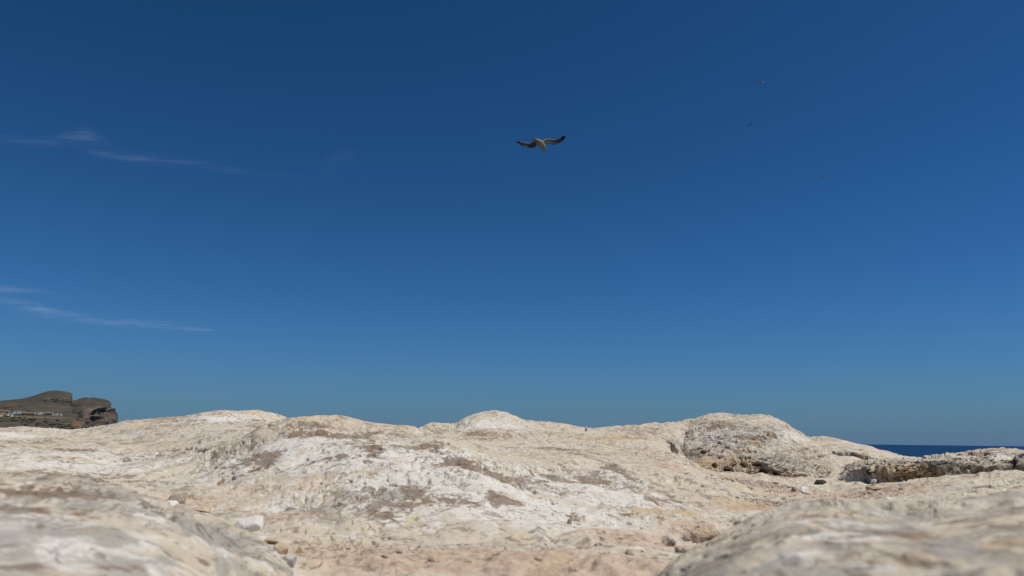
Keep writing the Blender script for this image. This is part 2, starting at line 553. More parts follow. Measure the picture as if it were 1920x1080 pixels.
OCHRE = [(30, 905, 90, 9), (600, 905, 110, 14, .6), (1000, 830, 110, 12, .6), (1150, 820, 120, 9, .7), (900, 1000, 200, 26, .5), (1350, 880, 80, 8, .6), (1250, 960, 140, 22, .8), (1380, 1000, 80, 16, .9), (1000, 1060, 200, 20, .5),
         (1400, 940, 160, 14, .6), (980, 800, 60, 8, .6), (300, 830, 120, 10, .5)]
GREY = [(720, 930, 40, 30, .9), (690, 960, 25, 14, .8), (1000, 900, 60, 14, .6), (560, 960, 160, 16, .6), (650, 830, 60, 12, .7), (430, 790, 70, 8, .5), (230, 870, 120, 12, .5), (1150, 945, 60, 14, .6),
        (900, 800, 40, 12, .6), (1780, 940, 120, 18, .8), (1700, 970, 120, 14, .6)]


def relief_and_masks(P, extra=0.0, **kw):
    N = grid_normals(P)
    if (N[..., 2].mean() < 0): N = -N
    brown = spot_points(P, BROWN)
    sand = spot_points(P, SAND)
    white = spot_points(P, WHITE)
    h = rock_relief(P, N, **kw)
    # crust edges stand slightly proud of the lichen hollows; sand evens out
    edge = sstep(0.35, 0.6, brown + 1.1 * perlin(P * 24 + 7) + 0.6 * perlin(P * 52 + 3))
    h = h - 0.0022 * edge * sstep(0.05, 0.3, brown)
    h = h * (1 - 0.35 * np.clip(sand, 0, 1)) + 0.0035 * sand * fbm(P * 60, 2)
    return P + N * (h + extra)[..., None], dict(brown=brown, sand=sand, white=white, ochre=spot_points(P, OCHRE), grey=spot_points(P, GREY) + 0.25 * sstep(0.1, 0.6, perlin(P * 1.3 + 60)))


G2, ga = relief_and_masks(G)
# the dark slot under the crust on the right-hand slope, and the long crack on the left
def carve(P, pts, width, depth):
    """lower the surface along a world polyline"""
    W = [P.reshape(-1, 3)]
    u, v, ok = project(P)
    c = []
    flat = P.reshape(-1, 3)
    dist = np.linalg.norm(flat, axis=1)
    for (su, sv) in pts:
        sel = np.where((np.abs(u.ravel() - su) < 6) & (np.abs(v.ravel() - sv) < 4) & ok.ravel())[0]
        if len(sel): c.append(flat[sel[np.argmin(dist[sel])]])
    out = np.zeros(P.shape[:2])
    for a, b in zip(c[:-1], c[1:]):
        ab = b - a
        t = np.clip(((P - a) @ ab) / (ab @ ab), 0, 1)
        q = P - (a + t[..., None] * ab)
        dd = np.sqrt(q[..., 0] ** 2 + (q[..., 1] * 0.6) ** 2 + q[..., 2] ** 2)
        out = np.maximum(out, 1 - sstep(width * 0.35, width, dd * (1 + 0.5 * perlin(P * 30))))
    P2 = P.copy()
    P2[..., 2] -= depth * out
    P2[..., 1] += depth * 0.6 * out
    return P2, out


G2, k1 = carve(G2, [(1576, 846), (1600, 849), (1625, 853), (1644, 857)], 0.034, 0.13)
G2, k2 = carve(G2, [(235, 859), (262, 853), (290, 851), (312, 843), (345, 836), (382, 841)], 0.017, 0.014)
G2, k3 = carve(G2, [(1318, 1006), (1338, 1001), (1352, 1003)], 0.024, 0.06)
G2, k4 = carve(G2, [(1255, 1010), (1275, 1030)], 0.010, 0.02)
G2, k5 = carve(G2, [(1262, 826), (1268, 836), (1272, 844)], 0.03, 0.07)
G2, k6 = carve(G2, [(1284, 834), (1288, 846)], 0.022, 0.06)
ga['grey'] = np.maximum(ga['grey'], 0.9 * spot_points(G2, [(1275, 826, 34, 20)]))
ga['brown'] = np.maximum(ga['brown'], np.clip(k2 * 1.3 + k3 + k1, 0, 1.2))  # shade painted brown into the carved slot and cavity; lichen in the crack
ground = grid_object('rocky_ground', G2, ROCK, dict(ga, green_dark=np.zeros(G2.shape[:2])), flip=False)
tag(ground, 'weathered pale limestone ground rolling in low mounds and sandy hollows', kind='structure')


# ------------------------------------------------------------------ rocks that stand out from the ground
def rock_patch(name, lines, u0, u1, ncol, counts, label, cat, attrs=None, disp=None, **kw):
    a0 = math.atan2(*at(u0, 850, 1)[:2])
    a1 = math.atan2(*at(u1, 850, 1)[:2])
    az = np.linspace(a0, a1, ncol)
    P = az_patch(lines, az, counts)
    P2, ma = relief_and_masks(P, **kw)
    if disp is not None:
        P2 = disp(P2)
    ma['green_dark'] = np.zeros(P.shape[:2])
    for k, fn in (attrs or {}).items():
        ma[k] = fn(P, ma[k])
    o = grid_object(name, P2, ROCK, ma)
    tag(o, label, cat)
    return o, P2


HL = [('z', 0.13, -0.40),
      [(-900, 1500, .20), (0, 1500, .20), (400, 1560, .2), (700, 1900, .2)],
      [(-900, 1040, .34), (-200, 1048, .34), (0, 1060, .34), (150, 1070, .34), (300, 1098, .36), (400, 1150, .38), (520, 1260, .42), (600, 1450, .42), (760, 1700, .42)],
      [(-900, 950, .50), (-200, 958, .50), (0, 966, .50), (150, 975, .50), (280, 1004, .5), (380, 1046, .5), (460, 1088, .52), (540, 1170, .52), (620, 1350, .54), (760, 1550, .54)],
      [(-900, 922, .68), (-200, 920, .68), (0, 919, .68), (100, 917, .68), (200, 931, .68), (281, 951, .67), (334, 968, .67), (422, 996, .66), (485, 1022, .65), (522, 1056, .63), (545, 1090, .62), (620, 1250, .62), (760, 1400, .62)],
      [(-900, 935, .82), (-200, 940, .82), (0, 938, .82), (200, 958, .82), (380, 1020, .8), (505, 1080, .78), (600, 1200, .76), (760, 1350, .76)],
      ('z', 1.00, -0.30)]
rock_patch('rock_hump', HL, -800, 720, 620, [8, 30, 70, 70, 30, 12],
           'low pale grey rock hump with brown crust in the near left corner', 'rock',
           attrs=dict(brown=lambda P, a: np.maximum(a * 0, spot_points(P, [(60, 925, 110, 9), (170, 930, 90, 9), (270, 945, 60, 9), (350, 960, 40, 8, .8), (40, 950, 60, 12, .8), (340, 1020, 40, 12, .7), (140, 960, 25, 8, .6), (380, 1045, 24, 10, .6), (60, 1060, 40, 10, .5)])),
                      white=lambda P, a: 0.25 + spot_points(P, [(100, 1000, 180, 50), (250, 1050, 160, 40), (300, 970, 90, 14, .8), (420, 1030, 60, 20, .6)]),
                      grey=lambda P, a: 0.52 + 0.5 * spot_points(P, [(180, 1000, 120, 40), (400, 1010, 60, 30), (30, 1040, 60, 30)]),
                      sand=lambda P, a: a * 0, ochre=lambda P, a: spot_points(P, [(180, 990, 60, 16, .6), (450, 1050, 50, 20, .6)])),
           amp=0.35, stri=0.8, pit=0.6, rough=0.7)
HR = [('z', 0.10, -0.42),
      [(1100, 1900, .17), (1400, 1650, .17), (1920, 1500, .17), (2600, 1500, .17)],
      [(1100, 1700, .27), (1240, 1300, .27), (1340, 1140, .27), (1450, 1090, .27), (1600, 1072, .27), (1750, 1070, .27), (1920, 1050, .27), (2600, 1040, .27)],
      [(1100, 1500, .37), (1200, 1200, .37), (1260, 1090, .37), (1330, 1050, .37), (1420, 1015, .37), (1500, 998, .37), (1600, 1000, .37), (1750, 1005, .37), (1920, 985, .37), (2600, 975, .37)],
      [(1100, 1400, .48), (1190, 1150, .48), (1240, 1083, .48), (1265, 1055, .48), (1310, 1036, .48), (1360, 1015, .48), (1410, 994, .48), (1455, 972, .48), (1490, 963, .48), (1550, 959, .48), (1620, 964, .48), (1700, 970, .48), (1770, 963, .48), (1850, 954, .48), (1920, 948, .48), (2050, 940, .48), (2600, 945, .48)],
      [(1100, 1380, .60), (1240, 1110, .60), (1360, 1040, .6), (1455, 1000, .60), (1550, 985, .60), (1700, 992, .60), (1920, 975, .60), (2600, 970, .60)],
      ('z', 0.72, -0.30)]
rock_patch('boulder', HR, 1110, 2500, 620, [8, 30, 80, 70, 36, 12],
           'large smooth grey-cream boulder out of focus in the near right corner', 'rock',
           attrs=dict(brown=lambda P, a: spot_points(P, [(1500, 1020, 26, 8, .7), (1560, 1005, 20, 6, .6), (1700, 1000, 40, 6, .6), (1520, 1045, 16, 8, .6), (1730, 992, 22, 6, .7), (1480, 975, 30, 6, .7)]),
                      white=lambda P, a: spot_points(P, [(1460, 1040, 60, 30), (1590, 1000, 90, 18), (1640, 1050, 50, 20), (1790, 1030, 60, 20, .8), (1550, 980, 60, 8, .8)]),
                      grey=lambda P, a: 0.42 + 0.45 * spot_points(P, [(1340, 1050, 80, 30), (1500, 1050, 80, 30), (1800, 1010, 180, 40), (1900, 950, 80, 12), (1650, 990, 80, 14)]),
                      sand=lambda P, a: a * 0, ochre=lambda P, a: spot_points(P, [(1880, 1010, 70, 30, .7), (1620, 975, 60, 12, .5), (1700, 1040, 80, 20, .5)])),
           amp=0.25, stri=0.5, pit=0.6, rough=0.6)


def caves(P, spots):
    """hollows driven back into a face: (u, v, ru, rv, depth m)"""
    out = P.copy()
    for su, sv, ru, rv, dep in spots:
        m = spot_points(P, [(su, sv, ru, rv)])
        m = sstep(0.35, 0.75, m + 0.35 * perlin(P * 28 + 4))
        out[..., 1] += dep * m
        out[..., 2] -= dep * 0.25 * m
    return out


def pitted(freq, amp, warp=0.03, seed=0, zlo=None):
    def f(P):
        N = grid_normals(P)
        if N[..., 2].mean() < 0: N = -N
        Q = P + np.stack([perlin(P * 9 + seed), perlin(P * 9 + 40 + seed), perlin(P * 9 + 80 + seed)], -1) * warp
        rg = ridged(Q * freq + seed, 3, 0.55)
        steep = 1 - sstep(0.55, 0.92, np.abs(N[..., 2]))
        if zlo:
            vv = project(P)[1]
            low = sstep(-0.06, -0.14, P[..., 2])
            steep = steep * (0.18 + 0.82 * low) * (0.15 + 0.85 * sstep(1275, 1340, project(P)[0]))
        h = amp * (rg - 0.6) * (0.25 + 0.75 * steep)
        holes = sstep(0.22, 0.48, perlin(Q * freq * 1.3 + 33 + seed)) * steep
        h = h - amp * 2.6 * holes
        return P + N * h[..., None]
    return f


KN = [('z', 4.0, -0.9),
      [(1190, 980, 4.30), (1225, 910, 4.30), (1260, 905, 4.2), (1300, 912, 4.10), (1350, 918, 4.05), (1400, 922, 4.02), (1450, 926, 4.0), (1500, 926, 4.0), (1545, 924, 4.0), (1600, 960, 4.1)],
      [(1190, 960, 4.42), (1225, 885, 4.40), (1262, 866, 4.36), (1300, 878, 4.20), (1350, 886, 4.12), (1400, 892, 4.10), (1450, 894, 4.08), (1500, 896, 4.06), (1545, 897, 4.08), (1600, 945, 4.2)],
      [(1190, 940, 4.56), (1225, 885, 4.50), (1250, 866, 4.48), (1268, 849, 4.54), (1290, 838, 4.40), (1350, 856, 4.24), (1400, 862, 4.20), (1450, 867, 4.17), (1500, 870, 4.16), (1545, 876, 4.18), (1600, 925, 4.25)],
      [(1190, 900, 4.70), (1225, 870, 4.66), (1255, 842, 4.64), (1275, 828, 4.74), (1305, 814, 4.60), (1350, 814, 4.48), (1400, 822, 4.44), (1450, 834, 4.40), (1500, 847, 4.36), (1545, 860, 4.36), (1600, 915, 4.3)],
      [(1190, 860, 4.92), (1225, 850, 4.9), (1260, 828, 4.9), (1290, 806, 4.9), (1308, 796, 4.88), (1328, 789, 4.86), (1350, 786, 4.85), (1380, 788, 4.84), (1420, 789, 4.82), (1450, 794, 4.8), (1475, 804, 4.78), (1500, 816, 4.75), (1530, 832, 4.72), (1570, 875, 4.7), (1600, 910, 4.7)],
      [(1190, 880, 5.2), (1260, 812, 5.2), (1312, 803, 5.2), (1350, 798, 5.2), (1450, 806, 5.15), (1500, 828, 5.1), (1600, 910, 5.1)],
      ('z', 5.6, -0.8)]
rock_patch('rock_knoll', KN, 1192, 1598, 620, [10, 36, 50, 60, 70, 24, 14],
           'rounded pitted rock knoll with grey streaked crust on the skyline right of centre', 'rock',
           attrs=dict(brown=lambda P, a: spot_points(P, [(1345, 793, 30, 6), (1420, 820, 30, 8, .8), (1450, 815, 14, 8), (1400, 800, 60, 8, .5), (1330, 800, 14, 7, .9), (1300, 845, 20, 12, .6), (1440, 882, 90, 7, .6)]),
                      white=lambda P, a: spot_points(P, [(1390, 805, 80, 14, .8), (1480, 815, 50, 12, .9), (1330, 820, 40, 14, .6)]),
                      grey=lambda P, a: 0.15 + 0.7 * spot_points(P, [(1400, 825, 60, 26), (1470, 860, 70, 12), (1420, 805, 60, 12), (1280, 840, 30, 16, .8)]),
                      sand=lambda P, a: spot_points(P, [(1230, 850, 40, 14), (1500, 890, 80, 8, .8), (1400, 892, 120, 5)]),
                      ochre=lambda P, a: spot_points(P, [(1340, 865, 90, 14, .9), (1420, 828, 20, 10, .9), (1270, 815, 40, 12, .6), (1420, 885, 80, 8, .7)])),
           disp=lambda P: caves(pitted(13, 0.010, 0.04, 3, True)(P), [(1370, 877, 8, 6, .10), (1433, 876, 9, 9, .14), (1420, 868, 14, 5, .08), (1452, 884, 6, 6, .08), (1345, 868, 5, 6, .05), (1322, 842, 5, 5, .05), (1390, 866, 6, 5, .05)]), amp=0.8, stri=1.6, pit=0.8, rough=1.2)

LE = [('z', 4.0, -1.0),
      [(1560, 925, 3.92), (1600, 905, 3.9), (1640, 898, 3.84), (1690, 908, 3.78), (1740, 910, 3.76), (1790, 902, 3.78), (1850, 900, 3.82), (1920, 900, 3.84), (2300, 905, 3.9)],
      [(1560, 915, 3.98), (1600, 895, 3.96), (1640, 888, 3.90), (1690, 900, 3.85), (1740, 901, 3.83), (1790, 891, 3.85), (1850, 887, 3.90), (1890, 886, 3.92), (1920, 890, 3.88), (2300, 895, 4.0)],
      [(1560, 908, 3.98), (1600, 888, 3.96), (1640, 880, 3.88), (1690, 888, 3.77), (1740, 888, 3.75), (1790, 878, 3.79), (1850, 874, 3.86), (1890, 878, 3.94), (1912, 876, 3.78), (2300, 885, 3.9)],
      [(1560, 902, 4.02), (1600, 883, 4.0), (1640, 873, 3.95), (1690, 871, 3.83), (1740, 869, 3.81), (1790, 865, 3.85), (1850, 864, 3.96), (1888, 868, 4.04), (1912, 863, 3.84), (2300, 870, 3.95)],
      [(1560, 892, 4.18), (1600, 878, 4.16), (1640, 868, 4.1), (1690, 865, 4.0), (1740, 863, 3.98), (1790, 858, 4.0), (1830, 859, 4.1), (1870, 858, 4.15), (1900, 862, 4.15), (1925, 855, 3.98), (2300, 860, 4.1)],
      [(1560, 886, 4.45), (1600, 870, 4.45), (1660, 864, 4.45), (1720, 868, 4.4), (1760, 861, 4.3), (1795, 857, 4.4), (1812, 856, 4.5), (1828, 850, 4.5), (1848, 849, 4.5), (1862, 846, 4.5), (1882, 847, 4.5), (1896, 851, 4.5), (1930, 852, 4.5), (2300, 856, 4.5)],
      [(1560, 900, 4.9), (1720, 890, 4.9), (1920, 875, 4.9), (2300, 875, 4.9)],
      ('z', 5.6, -1.2)]
rock_patch('rock_ledge', LE, 1562, 2290, 900, [8, 22, 36, 44, 44, 36, 14, 10],
           'dark pitted rock ledge with overhanging grey-green face on the right edge', 'rock',
           attrs=dict(green_dark=lambda P, a: spot_points(P, [(1780, 868, 45, 14, .95), (1700, 870, 50, 6, .35), (1660, 872, 40, 6, .3), (1745, 868, 30, 8, .5), (1915, 872, 22, 16, 1), (1850, 885, 50, 5, .6), (1790, 855, 30, 5, .8), (2000, 870, 120, 14, .8)]),
                      brown=lambda P, a: spot_points(P, [(1825, 847, 18, 5, 1), (1865, 842, 22, 4, .9), (1850, 885, 50, 7, .6), (1720, 898, 50, 6, .5)]),
                      white=lambda P, a: spot_points(P, [(1860, 852, 40, 6, 1), (1700, 858, 60, 3, .5)]),
                      grey=lambda P, a: 0.35 + 0.5 * spot_points(P, [(1720, 872, 110, 12)]),
                      sand=lambda P, a: 0 * a,
                      ochre=lambda P, a: spot_points(P, [(1710, 893, 60, 14, 1.2), (1670, 882, 50, 12, 1.0), (1720, 880, 50, 10, .6), (1870, 870, 40, 10, .5), (1620, 870, 60, 12, .7)])),
           disp=pitted(10, 0.019, 0.05, 9), amp=0.5, stri=0.6, pit=1.2, rough=1.6)

# ------------------------------------------------------------------ sea
def sea():
    rs = np.concatenate([np.linspace(20, 400, 20), np.geomspace(420, 45000, 70)])
    th = np.linspace(0, 2 * np.pi, 145)
    P = np.stack([rs[:, None] * np.sin(th)[None], rs[:, None] * np.cos(th)[None], np.full((len(rs), len(th)), -60.0)], -1)
    m, nt, b = new_mat('sea_water')
    t = NT(nt)
    p = t.pos()
    n1 = t.noise(t.mapv(p, (0.02, 0.05, 1)), 1.0, 5, 0.6)
    n2 = t.noise(t.mapv(p, (0.0012, 0.0035, 1)), 1.0, 4, 0.6)
    c = t.mix(t.ramp(n2, 0.35, 0.65), (0.005, 0.030, 0.088), (0.007, 0.040, 0.108))
    t.l(c, b.inputs['Base Color'])
    b.inputs['Roughness'].default_value = 0.55
    b.inputs['IOR'].default_value = 1.33
    b.inputs['Specular IOR Level'].default_value = 0.12
    t.l(t.bump(n1, 2.5, 1.0), b.inputs['Normal'])
    V = P.reshape(-1, 3)
    me = mesh_from('sea', V - np.array([0, 0, -60.0]), grid_faces(*P.shape[:2]))
    o = link('sea', me, m, loc=(0, 0, -60))
    tag(o, 'dark blue sea along the horizon', kind='structure')


sea()

# ------------------------------------------------------------------ far headland
HC = dict(z=-60)
cols = [
    # u list per row from the foot (row 0) to the crest (row 5) and the back (6, 7): (u, v, d); 'z' rows give height instead
    dict(u=-420, crest=800, up=806, tb=812, tf=818, lo=826),
    dict(u=-230, crest=782, up=786, tb=790, tf=796, lo=812),
    dict(u=-90, crest=768, up=770, tb=775, tf=782, lo=803),
    dict(u=0, crest=759.5, up=763, tb=768, tf=778, lo=803),
    dict(u=30, crest=757, up=762, tb=768, tf=778, lo=803),
    dict(u=60, crest=751, up=759, tb=769, tf=778, lo=803),
    dict(u=85, crest=744, up=756, tb=770, tf=778, lo=803),
    dict(u=108, crest=741, up=754, tb=771, tf=778, lo=803),
    dict(u=126, crest=744, up=756, tb=772, tf=779, lo=804),
    dict(u=133.5, crest=746, up=758, tb=772, tf=780, lo=804),
    dict(u=136, crest=757.3, up=761, tb=772, tf=781, lo=804),
]
net = []
for c in cols:
    u = c['u']
    net.append([at(u, 905, 640), at(u, c['lo'], 690), at(u, c['tf'], 770), at(u, c['tb'], 800), at(u, c['up'], 860 if c['crest'] < 757.2 else 850), at(u, c['crest'], 890), at(u, c['crest'] + 6, 960), at(u, 850, 1100)])
net.append([at(150, 905, 650), at(148, 804, 700), at(148, 783, 765), at(148, 771, 792), at(149, 761, 830), at(152, 757, 880), at(152, 760, 960), at(150, 850, 1100)])
net.append([at(160, 905, 690), at(154, 806, 715), at(157, 789, 742), at(164, 774, 765), at(170, 762, 800), at(173, 755.5, 870), at(175, 758, 960), at(172, 850, 1100)])
net.append([at(185, 905, 750), at(178, 806, 766), at(179, 788, 772), at(181, 773, 778), at(183, 762, 786), at(190, 757.5, 850), at(192, 760, 950), at(190, 850, 1090)])
net.append([at(212, 905, 780), at(205, 806, 792), at(203, 789, 797), at(202, 774, 802), at(200, 763, 808), at(200, 759, 840), at(204, 764, 940), at(204, 850, 1080)])
net.append([at(216, 905, 800), at(212, 800, 815), at(211, 787, 826), at(211, 775, 836), at(209.5, 767, 846), at(207, 760.5, 852), at(207, 772, 930), at(208, 850, 1060)])
net.append([at(216, 905, 900), at(211, 806, 900), at(209, 792, 905), at(208, 780, 910), at(206, 772, 915), at(204, 766, 920), at(204, 790, 960), at(206, 850, 1040)])
net = np.array(net)                      # (cols, rows, 3)
net[:, 0, 2] = -64
net[:, -1, 2] = -64
A = catmull(net, [40, 30, 26, 14, 14, 14, 12, 12, 8, 10, 26, 30, 40, 44, 40, 26])
Hd = catmull(np.transpose(A, (1, 0, 2)), [16, 46, 26, 26, 26, 24, 10])
Nn = grid_normals(Hd)
if Nn[..., 2].mean() < 0: Nn = -Nn
ti = np.linspace(0, 1, Hd.shape[1])[None, :] * np.ones(Hd.shape[:2])
uu = project(Hd)[0]
cl_l = 138 + 24 * sstep(690, 850, np.hypot(Hd[..., 0], Hd[..., 1])) 
xx = Hd[..., 0]
edge_x = at(158, 790, 780)[0]
cliff = sstep(146, 160, uu + 6 * perlin(Hd * 0.03) + 0.25 * (project(Hd)[1] - 780))
s1 = fbm(Hd * 0.012, 3)
s2 = ridged(Hd * np.array([0.040, 0.040, 0.016]), 3)
s3 = ridged(Hd * np.array([0.02, 0.02, 0.11]) + 9, 2)
hh = (1 - cliff) * (1.1 * s1 + 1.4 * fbm(Hd * 0.05, 3)) + cliff * (3.6 * (s2 - 0.6) + 2.6 * (s3 - 0.5) + 1.2 * fbm(Hd * 0.15, 2))
skyl = np.zeros(Hd.shape[:2])
rr = np.linspace(0, 7, Hd.shape[0])[:, None]
hh = hh * (1 - 0.9 * sstep(3.9, 4.7, rr) * cliff) * (1 - 0.6 * np.exp(-((rr - 5) / 0.35) ** 2))
cliff = cliff * (1 - 0.9 * sstep(4.2, 4.75, rr + 0.3 * perlin(Hd * 0.05)))
def far_spots(P, spots):
    flat = P.reshape(-1, 3)
    u, v, ok = project(flat)
    dist = np.linalg.norm(flat, axis=1)
    out = np.zeros(len(flat))
    for su, sv, ru, rv, st in spots:
        q = (u - su) ** 2 + (v - sv) ** 2
        sel = np.argsort(q)[:12]
        c = flat[sel[np.argmin(dist[sel])]]
        k = dist[sel].min() / F_PX
        qq = ((flat[:, 0] - c[0]) / (ru * k)) ** 2 + ((flat[:, 2] - c[2]) / (rv * k)) ** 2 + ((flat[:, 1] - c[1]) / (ru * k * 3)) ** 2
        out = np.maximum(out, st * np.exp(-qq))
    return out.reshape(P.shape[:2])


hh = hh - 13 * far_spots(Hd, [(162, 794, 6, 7, 1), (172, 773, 8, 3.5, .9), (183, 788, 6, 8, .8), (195, 776, 3, 6, .5), (206, 790, 5, 7, .6), (160, 778, 5, 4, .6)]) * sstep(-0.6, 0.3, 0.4 + perlin(Hd * 0.07))
Hd2 = Hd + Nn * hh[..., None]


def headland_material():
    m, nt, b = new_mat('headland_earth')
    t = NT(nt)
    p = t.pos()
    n1 = t.noise(p, 0.022, 6, 0.6)
    n2 = t.noise(p, 0.09, 6, 0.65, 0.5)
    n3 = t.noise(p, 0.35, 4, 0.6)
    scrub = t.mix(t.ramp(n1, 0.4, 0.6), (0.082, 0.070, 0.055), (0.062, 0.058, 0.042))
    scrub = t.mix(t.ramp(n2, 0.5, 0.66, 0, 0.8), scrub, (0.125, 0.098, 0.072))
    scrub = t.mix(t.ramp(n3, 0.52, 0.66, 0, 0.8), scrub, (0.035, 0.042, 0.026))
    strata = t.noise(t.mapv(p, (0.01, 0.01, 0.16)), 1.0, 5, 0.6, 0.4)
    rock = t.mix(t.ramp(strata, 0.4, 0.6), (0.082, 0.066, 0.056), (0.165, 0.118, 0.088))
    rock = t.mix(t.ramp(n2, 0.45, 0.62, 0, 0.7), rock, (0.090, 0.080, 0.075))
    red = t.math('ADD', t.attr('red'), t.math('MULTIPLY', t.math('SUBTRACT', n2, 0.5), 2.2))
    c = t.mix(t.ramp(t.math('ADD', t.attr('cliff'), t.math('MULTIPLY', t.math('SUBTRACT', n2, 0.5), 1.0)), 0.35, 0.65), scrub, rock)
    c = t.mix(t.ramp(red, 0.35, 0.8, 0, 0.85), c, (0.20, 0.112, 0.065))
    c = t.mix(t.ramp(t.attr('pale'), 0.35, 0.8, 0, 0.5), c, (0.22, 0.18, 0.11))
    t.l(c, b.inputs['Base Color'])
    b.inputs['Roughness'].default_value = 0.95
    b.inputs['Specular IOR Level'].default_value = 0.1
    t.l(t.bump(n3, 1.6, 0.6), b.inputs['Normal'])
    return m


def far_spots(P, spots):
    flat = P.reshape(-1, 3)
    u, v, ok = project(flat)
    dist = np.linalg.norm(flat, axis=1)
    out = np.zeros(len(flat))
    for su, sv, ru, rv, st in spots:
        q = (u - su) ** 2 + (v - sv) ** 2
        sel = np.argsort(q)[:12]
        c = flat[sel[np.argmin(dist[sel])]]
        k = dist[sel].min() / F_PX
        qq = ((flat[:, 0] - c[0]) / (ru * k)) ** 2 + ((flat[:, 2] - c[2]) / (rv * k)) ** 2 + ((flat[:, 1] - c[1]) / (ru * k * 3)) ** 2
        out = np.maximum(out, st * np.exp(-qq))
    return out.reshape(P.shape[:2])


HEAD_M = headland_material()
head = grid_object('headland', Hd2, HEAD_M, dict(cliff=cliff, red=far_spots(Hd2, [(150, 793, 16, 9, .75), (166, 784, 7, 5, .8), (205, 767, 7, 7, .6), (128, 757, 5, 2.5, .6), (200, 775, 12, 14, .35)]),
                                              pale=far_spots(Hd2, [(55, 781, 40, 2, 1), (110, 782, 14, 1.5, 1), (170, 768, 10, 4, .8), (90, 762, 20, 5, .5), (150, 763, 22, 4, .6)])))
tag(head, 'brown scrub-covered headland ending in a rocky sea cliff at far left', kind='structure')


def surf_point(P, su, sv):
    flat = P.reshape(-1, 3)
    u, v, ok = project(flat)
    q = (u - su) ** 2 + (v - sv) ** 2
    q = np.where(ok, q, 1e9)
    sel = np.argsort(q)[:10]
    sel = sel[q[sel] < max(q[sel[0]] * 4, 9)]
    d = np.linalg.norm(flat[sel], axis=1)
    return flat[sel[np.argmin(d)]]


# ------------------------------------------------------------------ primitive mesh builders
def box_bm(bm, cx, cy, cz, sx, sy, sz, rot=0.0):
    vs = bmesh.ops.create_cube(bm, size=1.0)['verts']
    M = Matrix.Translation((cx, cy, cz)) @ Matrix.Rotation(rot, 4, 'Z') @ Matrix.Diagonal((sx, sy, sz, 1))
    bmesh.ops.transform(bm, matrix=M, verts=vs)
    return vs


def bm_obj(name, bm, mat, parent=None, loc=None, smooth=False):
    me = bpy.data.meshes.new(name)
    bm.to_mesh(me)
    bm.free()
    for p in me.polygons: p.use_smooth = smooth
    return link(name, me, mat, parent, loc)


WALLW = flat_mat('white_render', (0.60, 0.59, 0.54), 0.9, 0.08, 0.6)
WALLY = flat_mat('yellow_render', (0.50, 0.37, 0.20), 0.9, 0.1, 0.6)
WALLP = flat_mat('pinkish_stone', (0.24, 0.18, 0.145), 0.9, 0.15, 0.6)
ROOFW = flat_mat('pale_roof', (0.50, 0.47, 0.42), 0.9, 0.1, 0.8)
ROOFT = flat_mat('terracotta_roof', (0.17, 0.115, 0.085), 0.9, 0.15, 0.8)
PANE = flat_mat('dark_pane', (0.06, 0.055, 0.05), 0.5, 0.1, 1.0, 0.2)


def house(u, v_base, w_px, h_px, wall, label, roof='flat', depth=1.0, rz=0.0):
    base = surf_point(Hd2, u, v_base)
    k = np.linalg.norm(base) / F_PX
    w, h = w_px * k, h_px * k
    dp = 6.5 * depth
    e = bpy.data.objects.new('house', None)
    COL.objects.link(e)
    e.location = Vector(base) + Vector((0, 0, -0.6))
    e.rotation_euler = (0, 0, -math.atan2(base[0], base[1]) + rz)
    e.empty_display_size = 2
    tag(e, label, 'house', 'small houses on the terrace of the headland')
    bm = bmesh.new()
    box_bm(bm, 0, dp / 2, h / 2, w, dp, h)
    bm_obj('wall', bm, wall, e)
    bm = bmesh.new()
    if roof == 'flat':
        box_bm(bm, 0, dp / 2, h + 0.12, w + 0.3, dp + 0.3, 0.24)
        bm_obj('roof', bm, ROOFW, e)
    else:
        hw, hd = w / 2 + 0.3, dp / 2 + 0.3
        vs = [bm.verts.new(q) for q in ((-hw, dp / 2 - hd, h), (hw, dp / 2 - hd, h), (hw, dp / 2 + hd, h), (-hw, dp / 2 + hd, h), (-hw, dp / 2, h + 1.3), (hw, dp / 2, h + 1.3))]
        for f in ((0, 1, 5, 4), (2, 3, 4, 5), (0, 4, 3), (1, 2, 5), (0, 3, 2, 1)):
            bm.faces.new([vs[i] for i in f])
        bm_obj('roof', bm, ROOFT, e)
    n = max(1, int(w // 3.6))
    wme = None
    for i in range(n):
        x = -w / 2 + w * (i + 0.5) / n
        door = (i == n // 2)
        bm = bmesh.new()
        if door:
            box_bm(bm, x, -0.05, 1.0 + 0.35, 0.95, 0.14, 2.0)
            bm_obj('door', bm, ROOFT, e)
        else:
            box_bm(bm, x, -0.04, min(h * 0.62, 2.2), 0.7, 0.12, min(0.8, h * 0.3))
            bm_obj('window', bm, PANE, e)
    return e


house(6, 773.5, 15, 4.5, WALLY, 'ochre house at the far left edge of the terrace', 'hip')
house(8, 780, 11, 5, WALLW, 'small white house below the ochre house at the far left')
house(20, 780.5, 8, 5.5, WALLW, 'small grey-white house between the ochre house and the long white block', rz=0.2)
house(24, 775.5, 13, 4, WALLW, 'low white house just right of the ochre house')
house(38, 774.5, 16, 5.5, WALLW, 'long cream-white house block on the terrace, widest of the white ones', depth=1.3)
house(55, 776.5, 14, 3.6, WALLP, 'low pinkish stone building right of the long cream block', 'hip')
house(69.5, 777, 9.5, 6, WALLW, 'boxy bright white house in the middle of the terrace', rz=-0.15)
house(82, 776.5, 9, 5, WALLW, 'white house with a slanting side next to the boxy house', rz=0.35)
house(93, 777, 9, 3.8, WALLP, 'low pinkish building between the white houses', 'hip')
house(107, 778, 13.5, 4.2, WALLW, 'low wide white house at the right end of the terrace')

